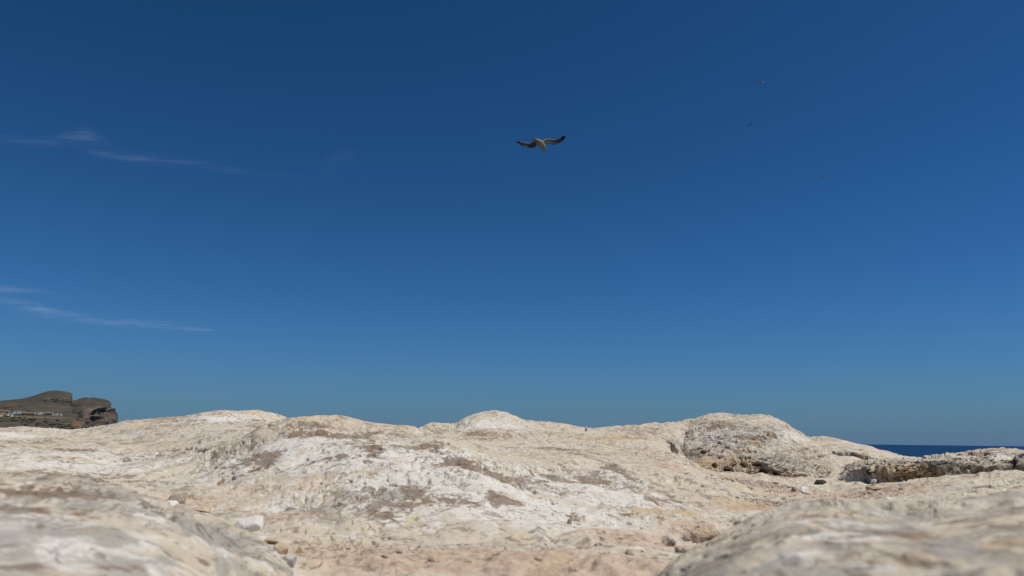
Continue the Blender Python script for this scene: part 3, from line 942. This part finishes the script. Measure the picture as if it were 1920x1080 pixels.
# shrubs dotted over the headland
def shrub_mesh(seed):
    rs = np.random.RandomState(seed)
    bm = bmesh.new()
    bmesh.ops.create_icosphere(bm, subdivisions=2, radius=1.0)
    for v in bm.verts:
        n = perlin(np.array([v.co.x * 1.7 + seed * 3.1, v.co.y * 1.7, v.co.z * 1.7]))
        v.co *= 0.85 + 0.65 * float(n) + rs.uniform(-.08, .08)
        v.co.z = v.co.z * 0.62 + 0.4
    vs = np.array([v.co[:] for v in bm.verts])
    fs = np.array([[q.index for q in f.verts] for f in bm.faces])
    bm.free()
    return vs, fs


SHRUB_M = flat_mat('scrub_leaf', (0.050, 0.050, 0.034), 0.9, 0.3, 0.4)
prot = [shrub_mesh(i) for i in range(4)]
rs = np.random.RandomState(5)
VV, FF, off = [], [], 0
flatH = Hd2.reshape(-1, 3)
uH, vH, _ = project(flatH)
cand = np.where((uH > -60) & (uH < 152) & (cliff.ravel() < 0.3) & (rr * np.ones(Hd2.shape[:2])).ravel().__lt__(5.1) & (vH < 815))[0]
dens = fbm(flatH[cand] * 0.02 + 3, 2)
pr = np.clip(dens + 0.15, 0.01, 1)
pr /= pr.sum()
for i in rs.choice(cand, 650, p=pr, replace=False):
    vs, fs = prot[rs.randint(4)]
    s = rs.uniform(0.4, 1.25)
    VV.append(vs * s * np.array([1.3, 1.3, 1]) + flatH[i] - np.array([0, 0, .3]))
    FF.append(fs + off)
    off += len(vs)
cc = np.concatenate(VV)
c0 = np.array([cc[:, 0].mean(), cc[:, 1].mean(), cc[:, 2].min()])
sc = link('scrub', mesh_from('scrub', cc - c0, np.concatenate(FF), True), SHRUB_M, loc=c0)
tag(sc, 'dark scrub bushes scattered over the headland slope', 'scrub', kind='stuff')

# ------------------------------------------------------------------ loose stones
def chip_mesh(name, size, seed, npts=16, bev=0.05, sub=0, sharp=0.6):
    rs = np.random.RandomState(seed)
    bm = bmesh.new()
    for k in range(npts):
        q = rs.normal(size=3)
        q /= np.linalg.norm(q)
        q = np.sign(q) * np.abs(q) ** sharp
        q /= max(1, np.abs(q).max())
        bm.verts.new(Vector(q * np.array(size) / 2 * rs.uniform(.82, 1)))
    r = bmesh.ops.convex_hull(bm, input=bm.verts)
    bmesh.ops.delete(bm, geom=[g for g in r['geom_interior'] if isinstance(g, bmesh.types.BMVert)], context='VERTS')
    if bev:
        bmesh.ops.bevel(bm, geom=list(bm.edges), offset=bev * min(size), segments=2, affect='EDGES', profile=0.6)
    zmin = min(v.co.z for v in bm.verts)
    zmax = max(v.co.z for v in bm.verts)
    for v in bm.verts:
        v.co.z -= zmin
        tp = 1.12 - 0.42 * v.co.z / (zmax - zmin)
        v.co.x *= tp
        v.co.y *= tp
    me = bpy.data.meshes.new(name)
    bm.to_mesh(me)
    bm.free()
    return me


G_flat = G2.reshape(-1, 3)
G_u, G_v, G_ok = project(G_flat)
G_d = np.linalg.norm(G_flat, axis=1)


def ground_at(u, v, r=5):
    sel = np.where((np.abs(G_u - u) < r) & (np.abs(G_v - v) < r) & G_ok)[0]
    if len(sel) == 0: return ground_at(u, v, r * 2)
    dmin = G_d[sel].min()
    sel = sel[G_d[sel] < dmin + 0.06]
    return G_flat[sel[np.argmin((G_u[sel] - u) ** 2 + (G_v[sel] - v) ** 2)]]


S_WHITE = simple_rock('white_chip', (0.66, 0.62, 0.55), (0.74, 0.71, 0.65), 90)
S_TAN = simple_rock('tan_chip', (0.42, 0.32, 0.22), (0.56, 0.45, 0.32), 70)
S_GREY = simple_rock('grey_chip', (0.34, 0.33, 0.31), (0.50, 0.49, 0.46), 80)
S_BROWN = simple_rock('brown_slab', (0.30, 0.245, 0.19), (0.44, 0.37, 0.29), 60)
S_DARK = simple_rock('dark_stone', (0.055, 0.045, 0.035), (0.13, 0.10, 0.075), 60)
S_ORANGE = simple_rock('orange_tan_stone', (0.50, 0.36, 0.20), (0.60, 0.46, 0.28), 60)


def stone(u, v, w_px, h_px, mat, label, seed, depth=1.0, rot=(0, 0, 0), sink=0.12, cat='stone', name='stone', npts=16, bev=0.05, group=None, lift=0.0):
    b = ground_at(u, v)
    k = np.linalg.norm(b) / F_PX
    w, h = w_px * k, h_px * k
    me = chip_mesh(name, (w, w * depth, h), seed, npts, bev)
    o = link(name, me, mat, loc=(b[0], b[1], b[2] - sink * h + lift))
    o.rotation_euler = rot
    tag(o, label, cat, group)
    return o


stone(465, 1001, 62, 17, S_WHITE, 'pale angular stone flake in the gully behind the near left hump', 3, 0.66, (R(44), R(-14), 0.15), -0.75, npts=14, bev=0.06)
stone(661, 1017, 16, 5, S_WHITE, 'small bright white stone chip in the middle of the front hollow', 8, 1.1, (R(58), 0.1, R(8)), -1.0, npts=12, bev=0.06)
stone(338, 940, 50, 14, S_BROWN, 'grey-brown flat slab fragment leaning on the slope left of the mound', 15, 0.62, (R(36), R(-10), 0.2), -0.05, npts=16, bev=0.04, cat='slab')
stone(319, 948, 34, 14, S_WHITE, 'cream stone chip at the left foot of the brown slab', 21, 0.8, (0, 0, .3), 0.3)
stone(372, 955, 56, 12, S_TAN, 'flat tan stone lying right below the brown slab', 23, 0.7, (0, R(4), -.2), 0.3)
stone(524, 1038, 34, 26, S_TAN, 'tan stone at the top of the small cluster in the front gully', 31, 0.8, (0.2, 0.1, .3), 0.15)
stone(540, 1058, 38, 24, S_GREY, 'blue-grey stone in the small cluster in the front gully', 33, 0.8, (0.5, -0.2, 1.3), 0.1)
stone(557, 1044, 22, 22, S_ORANGE, 'orange-tan stone right of the blue-grey stone in the front gully', 35, 0.8, (0.1, 0.3, .3), 0.2)
stone(508, 1018, 40, 12, S_TAN, 'thin tan flake above the stone cluster in the front gully', 37, 0.7, (0.0, 0.1, .3), 0.2)
stone(1507, 923, 22, 17, S_WHITE, 'white angular stone in the sandy hollow, left of the disc-shaped one', 41, 0.8, (0, R(15), 0.4), 0.15, npts=10, bev=0.03)
stone(1490, 921, 16, 12, S_BROWN, 'small brown stone touching the left side of the white angular stone', 43, 0.8, (0, 0, 0.4), 0.15)
stone(1541, 902, 22, 10, S_DARK, 'dark brown stone at the foot of the knoll above the sandy hollow', 45, 0.9, (0, R(-8), 0.2), 0.1)
disc = stone(1637, 914, 30, 9, S_ORANGE, 'orange-tan disc-shaped stone in the sandy hollow', 47, 0.9, (0, R(-3), 0.1), 0.05, npts=26)
top = stone(1637, 912, 17, 8, S_WHITE, 'small white stone resting on the orange-tan disc-shaped stone', 49, 0.8, (0, 0, 0.9), 0.0)
top.location = disc.location + Vector((0.004, 0.006, max(v.co.z for v in disc.data.vertices) - 0.004))
up = stone(1097, 806, 7, 12, S_GREY, 'tiny upright grey stone on the skyline dip right of the middle knoll', 51, 0.8, (0, R(4), 0.0), 0.1, npts=10)
stone(1068, 982, 10, 12, S_BROWN, 'small brown stone stuck on the pale mound above the front hollow', 53)
for i, (u, v, w, h, mt, lb) in enumerate([
    (1232, 891, 12, 5, S_TAN, 'tan chip below the left shoulder of the knoll'),
    (1290, 884, 14, 6, S_WHITE, 'pale chip below the cleft of the knoll'),
    (1338, 893, 16, 6, S_WHITE, 'pale flat chip at the left foot of the knoll'),
    (1376, 898, 14, 6, S_TAN, 'tan chip at the front foot of the knoll'),
    (1408, 904, 12, 6, S_WHITE, 'whitish chip below the right cave of the knoll'),
    (1457, 909, 13, 5, S_TAN, 'flat tan chip left of the white angular stone'),
    (1690, 915, 11, 6, S_GREY, 'grey chip on the sand below the ledge'),
    (1588, 927, 14, 5, S_TAN, 'tan chip between the white and the disc-shaped stone'),
    (1665, 936, 16, 7, S_WHITE, 'pale chip in front of the disc-shaped stone'),
    (1560, 943, 18, 8, S_BROWN, 'brown chip at the near rim of the sandy hollow'),
    (720, 1046, 20, 9, S_TAN, 'tan flake in the front hollow right of the white chip'),
    (812, 1052, 26, 14, S_TAN, 'rounded tan stone at the bottom middle of the front hollow'),
    (845, 1030, 18, 8, S_WHITE, 'cream flake in the middle of the front hollow'),
    (1010, 1048, 22, 10, S_TAN, 'tan flake in the front hollow left of the boulder'),
    (1180, 1040, 24, 14, S_TAN, 'tan stone in the front hollow beside the boulder'),
    (1290, 1012, 20, 12, S_BROWN, 'brown stone beside the dark cavity by the boulder'),
    (1385, 1003, 22, 14, S_BROWN, 'brown crumbly stone right of the dark cavity by the boulder'),
    (1310, 992, 18, 9, S_TAN, 'tan stone above the dark cavity by the boulder'),
    (1430, 985, 22, 10, S_BROWN, 'brown stone behind the top edge of the boulder'),
    (1120, 1020, 14, 8, S_BROWN, 'small brown stone in the front hollow'),
]):
    stone(u, v, w, h, mt, lb, 60 + i, random.uniform(.7, 1), (random.uniform(-.15, .15), random.uniform(-.15, .15), random.uniform(0, 3)), 0.2)

# gravel in the hollows
def gravel():
    rs = np.random.RandomState(3)
    protos = []
    for i in range(6):
        me = chip_mesh('gravel_proto', (1, .8, .6), 200 + i, 9, 0)
        v = np.array([q.co[:] for q in me.vertices])
        me.calc_loop_triangles()
        f = np.array([t_.vertices[:] for t_ in me.loop_triangles])
        protos.append((v, f))
        bpy.data.meshes.remove(me)
    d = np.hypot(G_flat[:, 0], G_flat[:, 1])
    sandm = ga['sand'].ravel()
    nz = perlin(G_flat * 3.0 + 12)
    cand = np.where((sandm > 0.25) & (d > 0.85) & (d < 4.6) & (nz > -0.25))[0]
    w = sandm[cand] * sstep(-0.25, 0.4, nz[cand]) * (d[cand] ** 1.4)
    w = w * (1 + 14 * spot_points(G2, [(1380, 1000, 90, 22), (1300, 1015, 50, 20), (1550, 935, 120, 8), (1440, 905, 120, 6), (1350, 893, 60, 5)]).ravel()[cand])
    w /= w.sum()
    VV, FF, off = [], [], 0
    for i in rs.choice(cand, 6500, p=w, replace=False):
        v, f = protos[rs.randint(6)]
        s = (0.0020 + 0.0075 * rs.rand() ** 4) * (0.75 + 0.30 * d[i])
        M = np.array(Euler((rs.uniform(-.4, .4), rs.uniform(-.4, .4), rs.uniform(0, 6.3))).to_matrix())
        VV.append((v * s) @ M.T + G_flat[i] - np.array([0, 0, s * .15]))
        FF.append(f + off)
        off += len(v)
    V = np.concatenate(VV)
    c0 = np.array([V[:, 0].mean(), V[:, 1].mean(), V[:, 2].min()])
    m, nt, b = new_mat('gravel')
    t = NT(nt)
    ri = t.n('ShaderNodeNewGeometry').outputs['Random Per Island']
    c = t.mix(ri, (0.36, 0.28, 0.21), (0.62, 0.54, 0.44))
    t.l(c, b.inputs['Base Color'])
    b.inputs['Roughness'].default_value = 0.95
    o = link('gravel', mesh_from('gravel', V - c0, np.concatenate(FF), False), m, loc=c0)
    tag(o, 'fine tan grit and gravel strewn in the hollows', 'gravel', kind='stuff')


gravel()

# ------------------------------------------------------------------ gulls
FEATHER_W = flat_mat('shaded_white_feather', (0.26, 0.225, 0.15), 0.8, 0.3, 30)  # white plumage coloured dark tan, the belly's shade put into the colour
FEATHER_G = flat_mat('grey_wing_feather', (0.085, 0.082, 0.066), 0.8, 0.25, 40)  # grey wing darkened further: underwing shade is in the colour
FEATHER_B = flat_mat('black_feather', (0.012, 0.012, 0.014), 0.6, 0.1, 40)
BILL = flat_mat('bill_yellow', (0.50, 0.30, 0.07), 0.5, 0.1, 40)
LEG_M = flat_mat('leg_pinkish_orange', (0.55, 0.30, 0.12), 0.6, 0.1, 40)
EYE_M = flat_mat('eye_dark', (0.02, 0.02, 0.02), 0.2, 0.0, 40)


def loft(name, path, radii, mat, parent, seg=16, squash=1.0, loc=None):
    """tube along a path with changing radius; one continuous mesh"""
    path = [Vector(p) for p in path]
    bm = bmesh.new()
    rings = []
    for i, p in enumerate(path):
        d = (path[min(i + 1, len(path) - 1)] - path[max(i - 1, 0)]).normalized()
        a = d.cross(Vector((0, 0, 1)))
        if a.length < 1e-4: a = Vector((1, 0, 0))
        a.normalize()
        b = d.cross(a).normalized()
        r = radii[i]
        rings.append([bm.verts.new(p + a * math.cos(t) * r + b * math.sin(t) * r * squash) for t in [2 * math.pi * k / seg for k in range(seg)]])
    for r0, r1 in zip(rings[:-1], rings[1:]):
        for k in range(seg):
            bm.faces.new((r0[k], r0[(k + 1) % seg], r1[(k + 1) % seg], r1[k]))
    bm.faces.new(rings[0][::-1])
    bm.faces.new(rings[-1])
    bmesh.ops.recalc_face_normals(bm, faces=bm.faces)
    return bm_obj(name, bm, mat, parent, loc, smooth=True)


def wing_mesh(sections, mats, nch=9):
    """sections: list of (leading point, trailing point, thickness); cambered closed wing"""
    bm = bmesh.new()
    rings = []
    S = []
    for a, b in zip(sections[:-1], sections[1:]):
        for j in range(4):
            t = j / 4
            S.append(tuple(Vector(a[i]).lerp(Vector(b[i]), t) for i in (0, 1)) + (a[2] * (1 - t) + b[2] * t,))
    S.append((Vector(sections[-1][0]), Vector(sections[-1][1]), sections[-1][2]))
    for le, te, th in S:
        up_, lo_ = [], []
        for k in range(nch):
            t = k / (nch - 1)
            p = le.lerp(te, t)
            camber = (te - le).length * 0.10 * math.sin(math.pi * t)
            hth = th * (1 - t) ** 0.7 * (0.25 + 1.6 * t ** 0.5) * 0.5 + 0.0008
            up_.append(bm.verts.new(p + Vector((0, 0, -camber - hth))))
            lo_.append(bm.verts.new(p + Vector((0, 0, -camber + hth))))
        rings.append(up_ + lo_[::-1])
    n = len(rings[0])
    for i, (r0, r1) in enumerate(zip(rings[:-1], rings[1:])):
        for k in range(n):
            f = bm.faces.new((r0[k], r0[(k + 1) % n], r1[(k + 1) % n], r1[k]))
            kk = min(k, n - 1 - k)
            s = i / (len(rings) - 1)
            f.material_index = 1 if s > 0.74 - 0.08 * (kk < 2) else (2 if kk >= nch - 2 else 0)
    bm.faces.new(rings[0][::-1])
    bm.faces.new(rings[-1]).material_index = 1
    bmesh.ops.recalc_face_normals(bm, faces=bm.faces)
    me = bpy.data.meshes.new('wing')
    bm.to_mesh(me)
    bm.free()
    for m_ in mats: me.materials.append(m_)
    for p in me.polygons: p.use_smooth = True
    return me


def px(x, y, z=0.0):
    """gull blueprint units: pixels about the body centre (y down) -> metres, 1.3 m span over 92 px"""
    s = 1.30 / 92
    return Vector((x * s, -y * s, z * s))


def gull_big():
    e = bpy.data.objects.new('gull', None)
    COL.objects.link(e)
    # body, from tail root to neck, one mesh; +z is towards the viewer (belly side)
    s = 1.30 / 92
    body_path = [px(-10.5, -6.2, 0), px(-8, -4.5, 0.5), px(-4.5, -2.4, 1.2), px(-0.5, 0.4, 2.0), px(2.6, 4.0, 2.4), px(4.8, 7.8, 2.2), px(6.1, 10.6, 2.0), px(6.7, 12.2, 1.9)]
    body_r = [1.6 * s, 3.1 * s, 4.6 * s, 5.6 * s, 5.7 * s, 4.9 * s, 3.9 * s, 3.2 * s]
    loft('body', body_path, body_r, FEATHER_W, e, 20)
    hd = loft('head', [px(6.1, 10.8, 1.9), px(6.7, 12.2, 1.9), px(7.3, 13.6, 1.9), px(7.8, 14.8, 1.8), px(8.2, 15.7, 1.7)], [3.1 * s, 3.3 * s, 3.0 * s, 2.1 * s, 1.0 * s], FEATHER_W, e, 16)
    loft('beak', [px(8.1, 15.5, 1.7), px(8.8, 17.0, 1.6), px(9.3, 18.2, 1.3), px(9.4, 18.8, 0.9)], [0.75 * s, 0.6 * s, 0.5 * s, 0.12 * s], BILL, hd, 10)
    for sx in (-1, 1):
        bm = bmesh.new()
        bmesh.ops.create_uvsphere(bm, u_segments=10, v_segments=8, radius=0.42 * s)
        bm_obj('eye', bm, EYE_M, hd, px(7.4 + sx * 1.75, 13.9 - sx * 0.8, 2.2), True)
    # tail fan
    bm = bmesh.new()
    ps = [px(-8.2, -4.4, 0.3), px(-11.6, -8.9, -0.6), px(-13.0, -9.3, -0.7), px(-14.4, -8.9, -0.8), px(-14.6, -7.4, -0.8), px(-13.8, -5.6, -0.6), px(-9.4, -2.4, 0.3)]
    a = [bm.verts.new(p + Vector((0, 0, 0.3 * s))) for p in ps]
    b = [bm.verts.new(p - Vector((0, 0, 0.3 * s))) for p in ps]
    bm.faces.new(a)
    bm.faces.new(b[::-1])
    for k in range(len(ps)):
        bm.faces.new((a[k], b[k], b[(k + 1) % len(ps)], a[(k + 1) % len(ps)]))
    bmesh.ops.recalc_face_normals(bm, faces=bm.faces)
    bm_obj('tail', bm, FEATHER_W, e)
    mats = [FEATHER_G, FEATHER_B, FEATHER_W]
    # wings: leading edge = lower edge in view, trailing edge = upper edge
    right = [(px(2.5, 6.5, 0.5), px(-2.0, -2.8, -1), 2.4 * s), (px(6.0, 4.2, -1), px(4.5, -4.2, -4), 2.2 * s), (px(11, 1.2, -3), px(10, -7.0, -7), 1.8 * s), (px(17, 2.0, -4), px(15.5, -7.6, -8), 1.6 * s),
             (px(23, 4.3, -4), px(22.5, -5.6, -8), 1.3 * s), (px(29, 2.8, -4), px(27.5, -5.8, -8), 1.0 * s), (px(35, 0.4, -4), px(33.5, -8.2, -8), 0.8 * s), (px(41, -3.2, -5), px(39, -10.8, -8), 0.5 * s), (px(44.5, -7.4, -6), px(43.2, -11.8, -8), 0.35 * s), (px(47, -11.9, -7), px(46.6, -12.3, -8), 0.2 * s)]
    left = [(px(-1.0, 5.0, 0.5), px(-5.5, -4.0, -1), 2.4 * s), (px(-7.0, 5.6, -1), px(-8.5, -5.0, -3), 2.2 * s), (px(-12.5, 9.8, -2), px(-14.5, -3.6, -6), 1.7 * s), (px(-18, 9.4, -3), px(-19.5, 0.2, -7), 1.4 * s),
            (px(-23, 8.9, -4), px(-22.5, 0.6, -7), 1.2 * s), (px(-29, 7.4, -4), px(-28.5, -0.2, -7), 1.0 * s), (px(-35, 5.0, -5), px(-34, -1.6, -7), 0.8 * s), (px(-40, 2.2, -5), px(-39.5, -2.6, -7), 0.5 * s), (px(-43.5, -0.4, -6), px(-43, -2.8, -7), 0.3 * s), (px(-45.6, -1.8, -6.5), px(-45.2, -2.4, -7), 0.2 * s)]
    link('wing', wing_mesh(right, mats), None, e)
    link('wing', wing_mesh(left, mats), None, e)
    for dy in (0, 1):
        lg = loft('leg', [px(-1.5, 2.4 - dy * 2.2, 5.6), px(-4.0, 3.2 - dy * 2.2, 5.2), px(-6.2, 4.0 - dy * 2.2, 4.4)], [0.7 * s, 0.6 * s, 0.5 * s], LEG_M, e, 8)
        loft('foot', [px(-6.0, 3.9 - dy * 2.2, 4.4), px(-7.4, 4.6 - dy * 2.2, 4.0), px(-8.6, 5.2 - dy * 2.2, 3.6)], [0.35 * s, 0.9 * s, 0.3 * s], LEG_M, lg, 8, 0.35)
    return e


def place_bird(e, u, v, dist):
    r = Vector(ray(u, v)).normalized()
    e.location = r * dist
    # belly side (+z) towards the viewer, picture-up kept
    rm = Matrix(CM.tolist())
    zc = -r
    yc = (rm @ Vector((0, 1, 0)))
    xc = yc.cross(zc).normalized()
    yc = zc.cross(xc).normalized()
    e.rotation_euler = Matrix((xc, yc, zc)).transposed().to_euler()


g1 = gull_big()
place_bird(g1, 1013.5, 267.5, 1.30 * F_PX / 92)
tag(g1, 'large gull gliding with spread black-tipped wings, seen from below at the centre of the sky', 'gull')


def gull_far(u, v, span_px, shape, label):
    """shape: polyline of the wings in units of half span, (x, y up), through the body at 0"""
    dist = 1.30 * F_PX / span_px
    e = bpy.data.objects.new('gull', None)
    COL.objects.link(e)
    hs = 0.65
    loft('body', [(-0.03, 0.02, -.22), (0, 0.0, -.1), (0.0, 0, 0.02), (0.02, -0.02, .12), (0.03, -0.05, .20), (0.03, -.06, .25)], [0.02, 0.065, 0.085, 0.075, 0.045, 0.012], FEATHER_G, e, 12)
    mats = [FEATHER_B, FEATHER_B, FEATHER_B]  # black throughout: the shade on far wings is put into their colour
    for side in (-1, 1):
        secs = []
        pts = [p for p in shape if p[0] * side >= 0]
        pts = sorted(pts, key=lambda p: abs(p[0]))
        for i, (x, y) in enumerate(pts):
            f = i / (len(pts) - 1)
            ch = 0.17 * (1 - f ** 2.2) + 0.015
            secs.append((Vector((x * hs, y * hs, 0.08 - 0.12 * f * f)), Vector((x * hs, y * hs + ch * 0.6, 0.08 - 0.12 * f * f - ch * 0.7)), 0.030 * (1 - f) + 0.004))
        link('wing', wing_mesh(secs, mats), None, e)
    place_bird(e, u, v, dist)
    tag(e, label, 'gull')
    return e


gull_far(1427, 154, 19, [(-1, .05), (-.6, .08), (-.3, .06), (0, 0), (.3, -.08), (.6, -.12), (1, -.10)], 'small far gull with level wings, highest of the birds at upper right')
gull_far(1407, 234, 14, [(-1, -.55), (-.6, -.25), (-.3, .05), (0, 0), (.3, .10), (.6, .38), (1, .50)], 'small far gull banking with its right wing raised, below the highest bird')
gull_far(1543, 333, 13, [(-1, -.30), (-.6, -.12), (-.3, .08), (0, 0), (.3, .05), (.6, -.05), (1, -.22)], 'tiny far gull with drooping wing tips, rightmost of the birds')
gull_far(604, 494.5, 9, [(-1, -.05), (-.6, .06), (-.3, .08), (0, 0), (.3, .05), (.6, -.02), (1, -.18)], 'tiny dark far gull alone in the sky left of the centre')

# ------------------------------------------------------------------ thin cirrus
def cloud_material():
    m, nt, b = new_mat('cirrus')
    nt.nodes.remove(b)
    t = NT(nt)
    out = nt.nodes['Material Output']
    p = t.n('ShaderNodeTexCoord').outputs['Object']
    n1 = t.noise(t.mapv(p, (0.0003, 0.0007, 0.0005)), 1.0, 6, 0.6, 0.4)
    n2 = t.noise(t.mapv(p, (0.0007, 0.0045, 0.001)), 1.0, 5, 0.6)
    f = t.math('MULTIPLY', t.attr('wisp'), t.math('MULTIPLY', t.ramp(n1, 0.36, 0.60, 0.15, 1.4), t.ramp(n2, 0.38, 0.60, 0.25, 1.3)))
    dif = t.n('ShaderNodeBsdfTranslucent')
    dif.inputs[0].default_value = (0.72, 0.84, 0.98, 1)
    tr = t.n('ShaderNodeBsdfTransparent')
    mx = t.n('ShaderNodeMixShader')
    t.l(f, mx.inputs[0])
    t.l(tr.outputs[0], mx.inputs[1])
    t.l(dif.outputs[0], mx.inputs[2])
    t.l(mx.outputs[0], out.inputs[0])
    return m


CLOUD = cloud_material()


def cloud(pts, label, alt=4200):
    """pts: (u, v, half width px, density)"""
    n = 160
    s = np.linspace(0, 1, len(pts))
    q = np.linspace(0, 1, n)
    U, V, W, D = [pchip(s, [p[i] for p in pts], q) for i in range(4)]
    dv = np.gradient(V)
    du = np.gradient(U)
    ln = np.hypot(du, dv)
    nx, ny = -dv / ln, du / ln
    k = np.linspace(-1, 1, 21)
    uu_ = U[None] + k[:, None] * (W * nx)[None]
    vv_ = V[None] + k[:, None] * (W * ny)[None]
    r = ray(uu_, vv_)
    P = r * (alt / r[..., 2])[..., None]
    P[..., 2] += 40 * fbm(P * 0.0004, 2)
    prof = np.exp(-(k * 2.0) ** 2)[:, None] - math.exp(-4)
    ends = sstep(0, 0.06, q) * sstep(0, 0.06, 1 - q)
    V3 = P.reshape(-1, 3)
    c = (V3.min(0) + V3.max(0)) / 2
    c[2] = V3[:, 2].min()
    me = mesh_from('cloud', V3 - c, grid_faces(*P.shape[:2]))
    add_attr(me, 'wisp', np.clip(prof * ends[None] * D[None] * 0.22, 0, 1))
    o = link('cloud', me, CLOUD, loc=c)
    tag(o, label, 'cloud')
    return o


cloud([(-160, 256, 16, .10), (0, 262, 14, .16), (90, 264, 15, .18), (130, 258, 26, .26), (160, 256, 30, .34), (185, 262, 20, .20), (225, 268, 8, .0)], 'small bright wisp with a faint tail to the left, upper left of the sky')
cloud([(150, 278, 10, .0), (210, 287, 16, .16), (260, 293, 20, .15), (330, 302, 18, .10), (420, 316, 12, .10), (520, 328, 10, .06), (600, 332, 8, .0)], 'long faint streak trailing right below the small bright wisp')
cloud([(590, 320, 16, .02), (620, 308, 26, .05), (645, 296, 26, .04), (670, 280, 18, .0)], 'barely visible puff at the right end of the upper streak')
cloud([(-160, 560, 14, .25), (0, 566, 18, .26), (70, 580, 20, .28), (130, 594, 16, .22), (230, 604, 13, .24), (310, 611, 13, .30), (370, 616, 10, .24), (410, 621, 6, .0)], 'long thin streak of cloud low in the left sky')
cloud([(-100, 536, 10, .25), (0, 544, 12, .28), (50, 546, 10, .14), (90, 549, 9, .16), (140, 560, 8, .0)], 'short faint streak just above the long low streak')
cloud([(1800, 628, 8, .0), (1840, 628, 12, .08), (1880, 630, 10, .05), (1920, 632, 8, .0)], 'faint smudge of cloud low at the right edge')
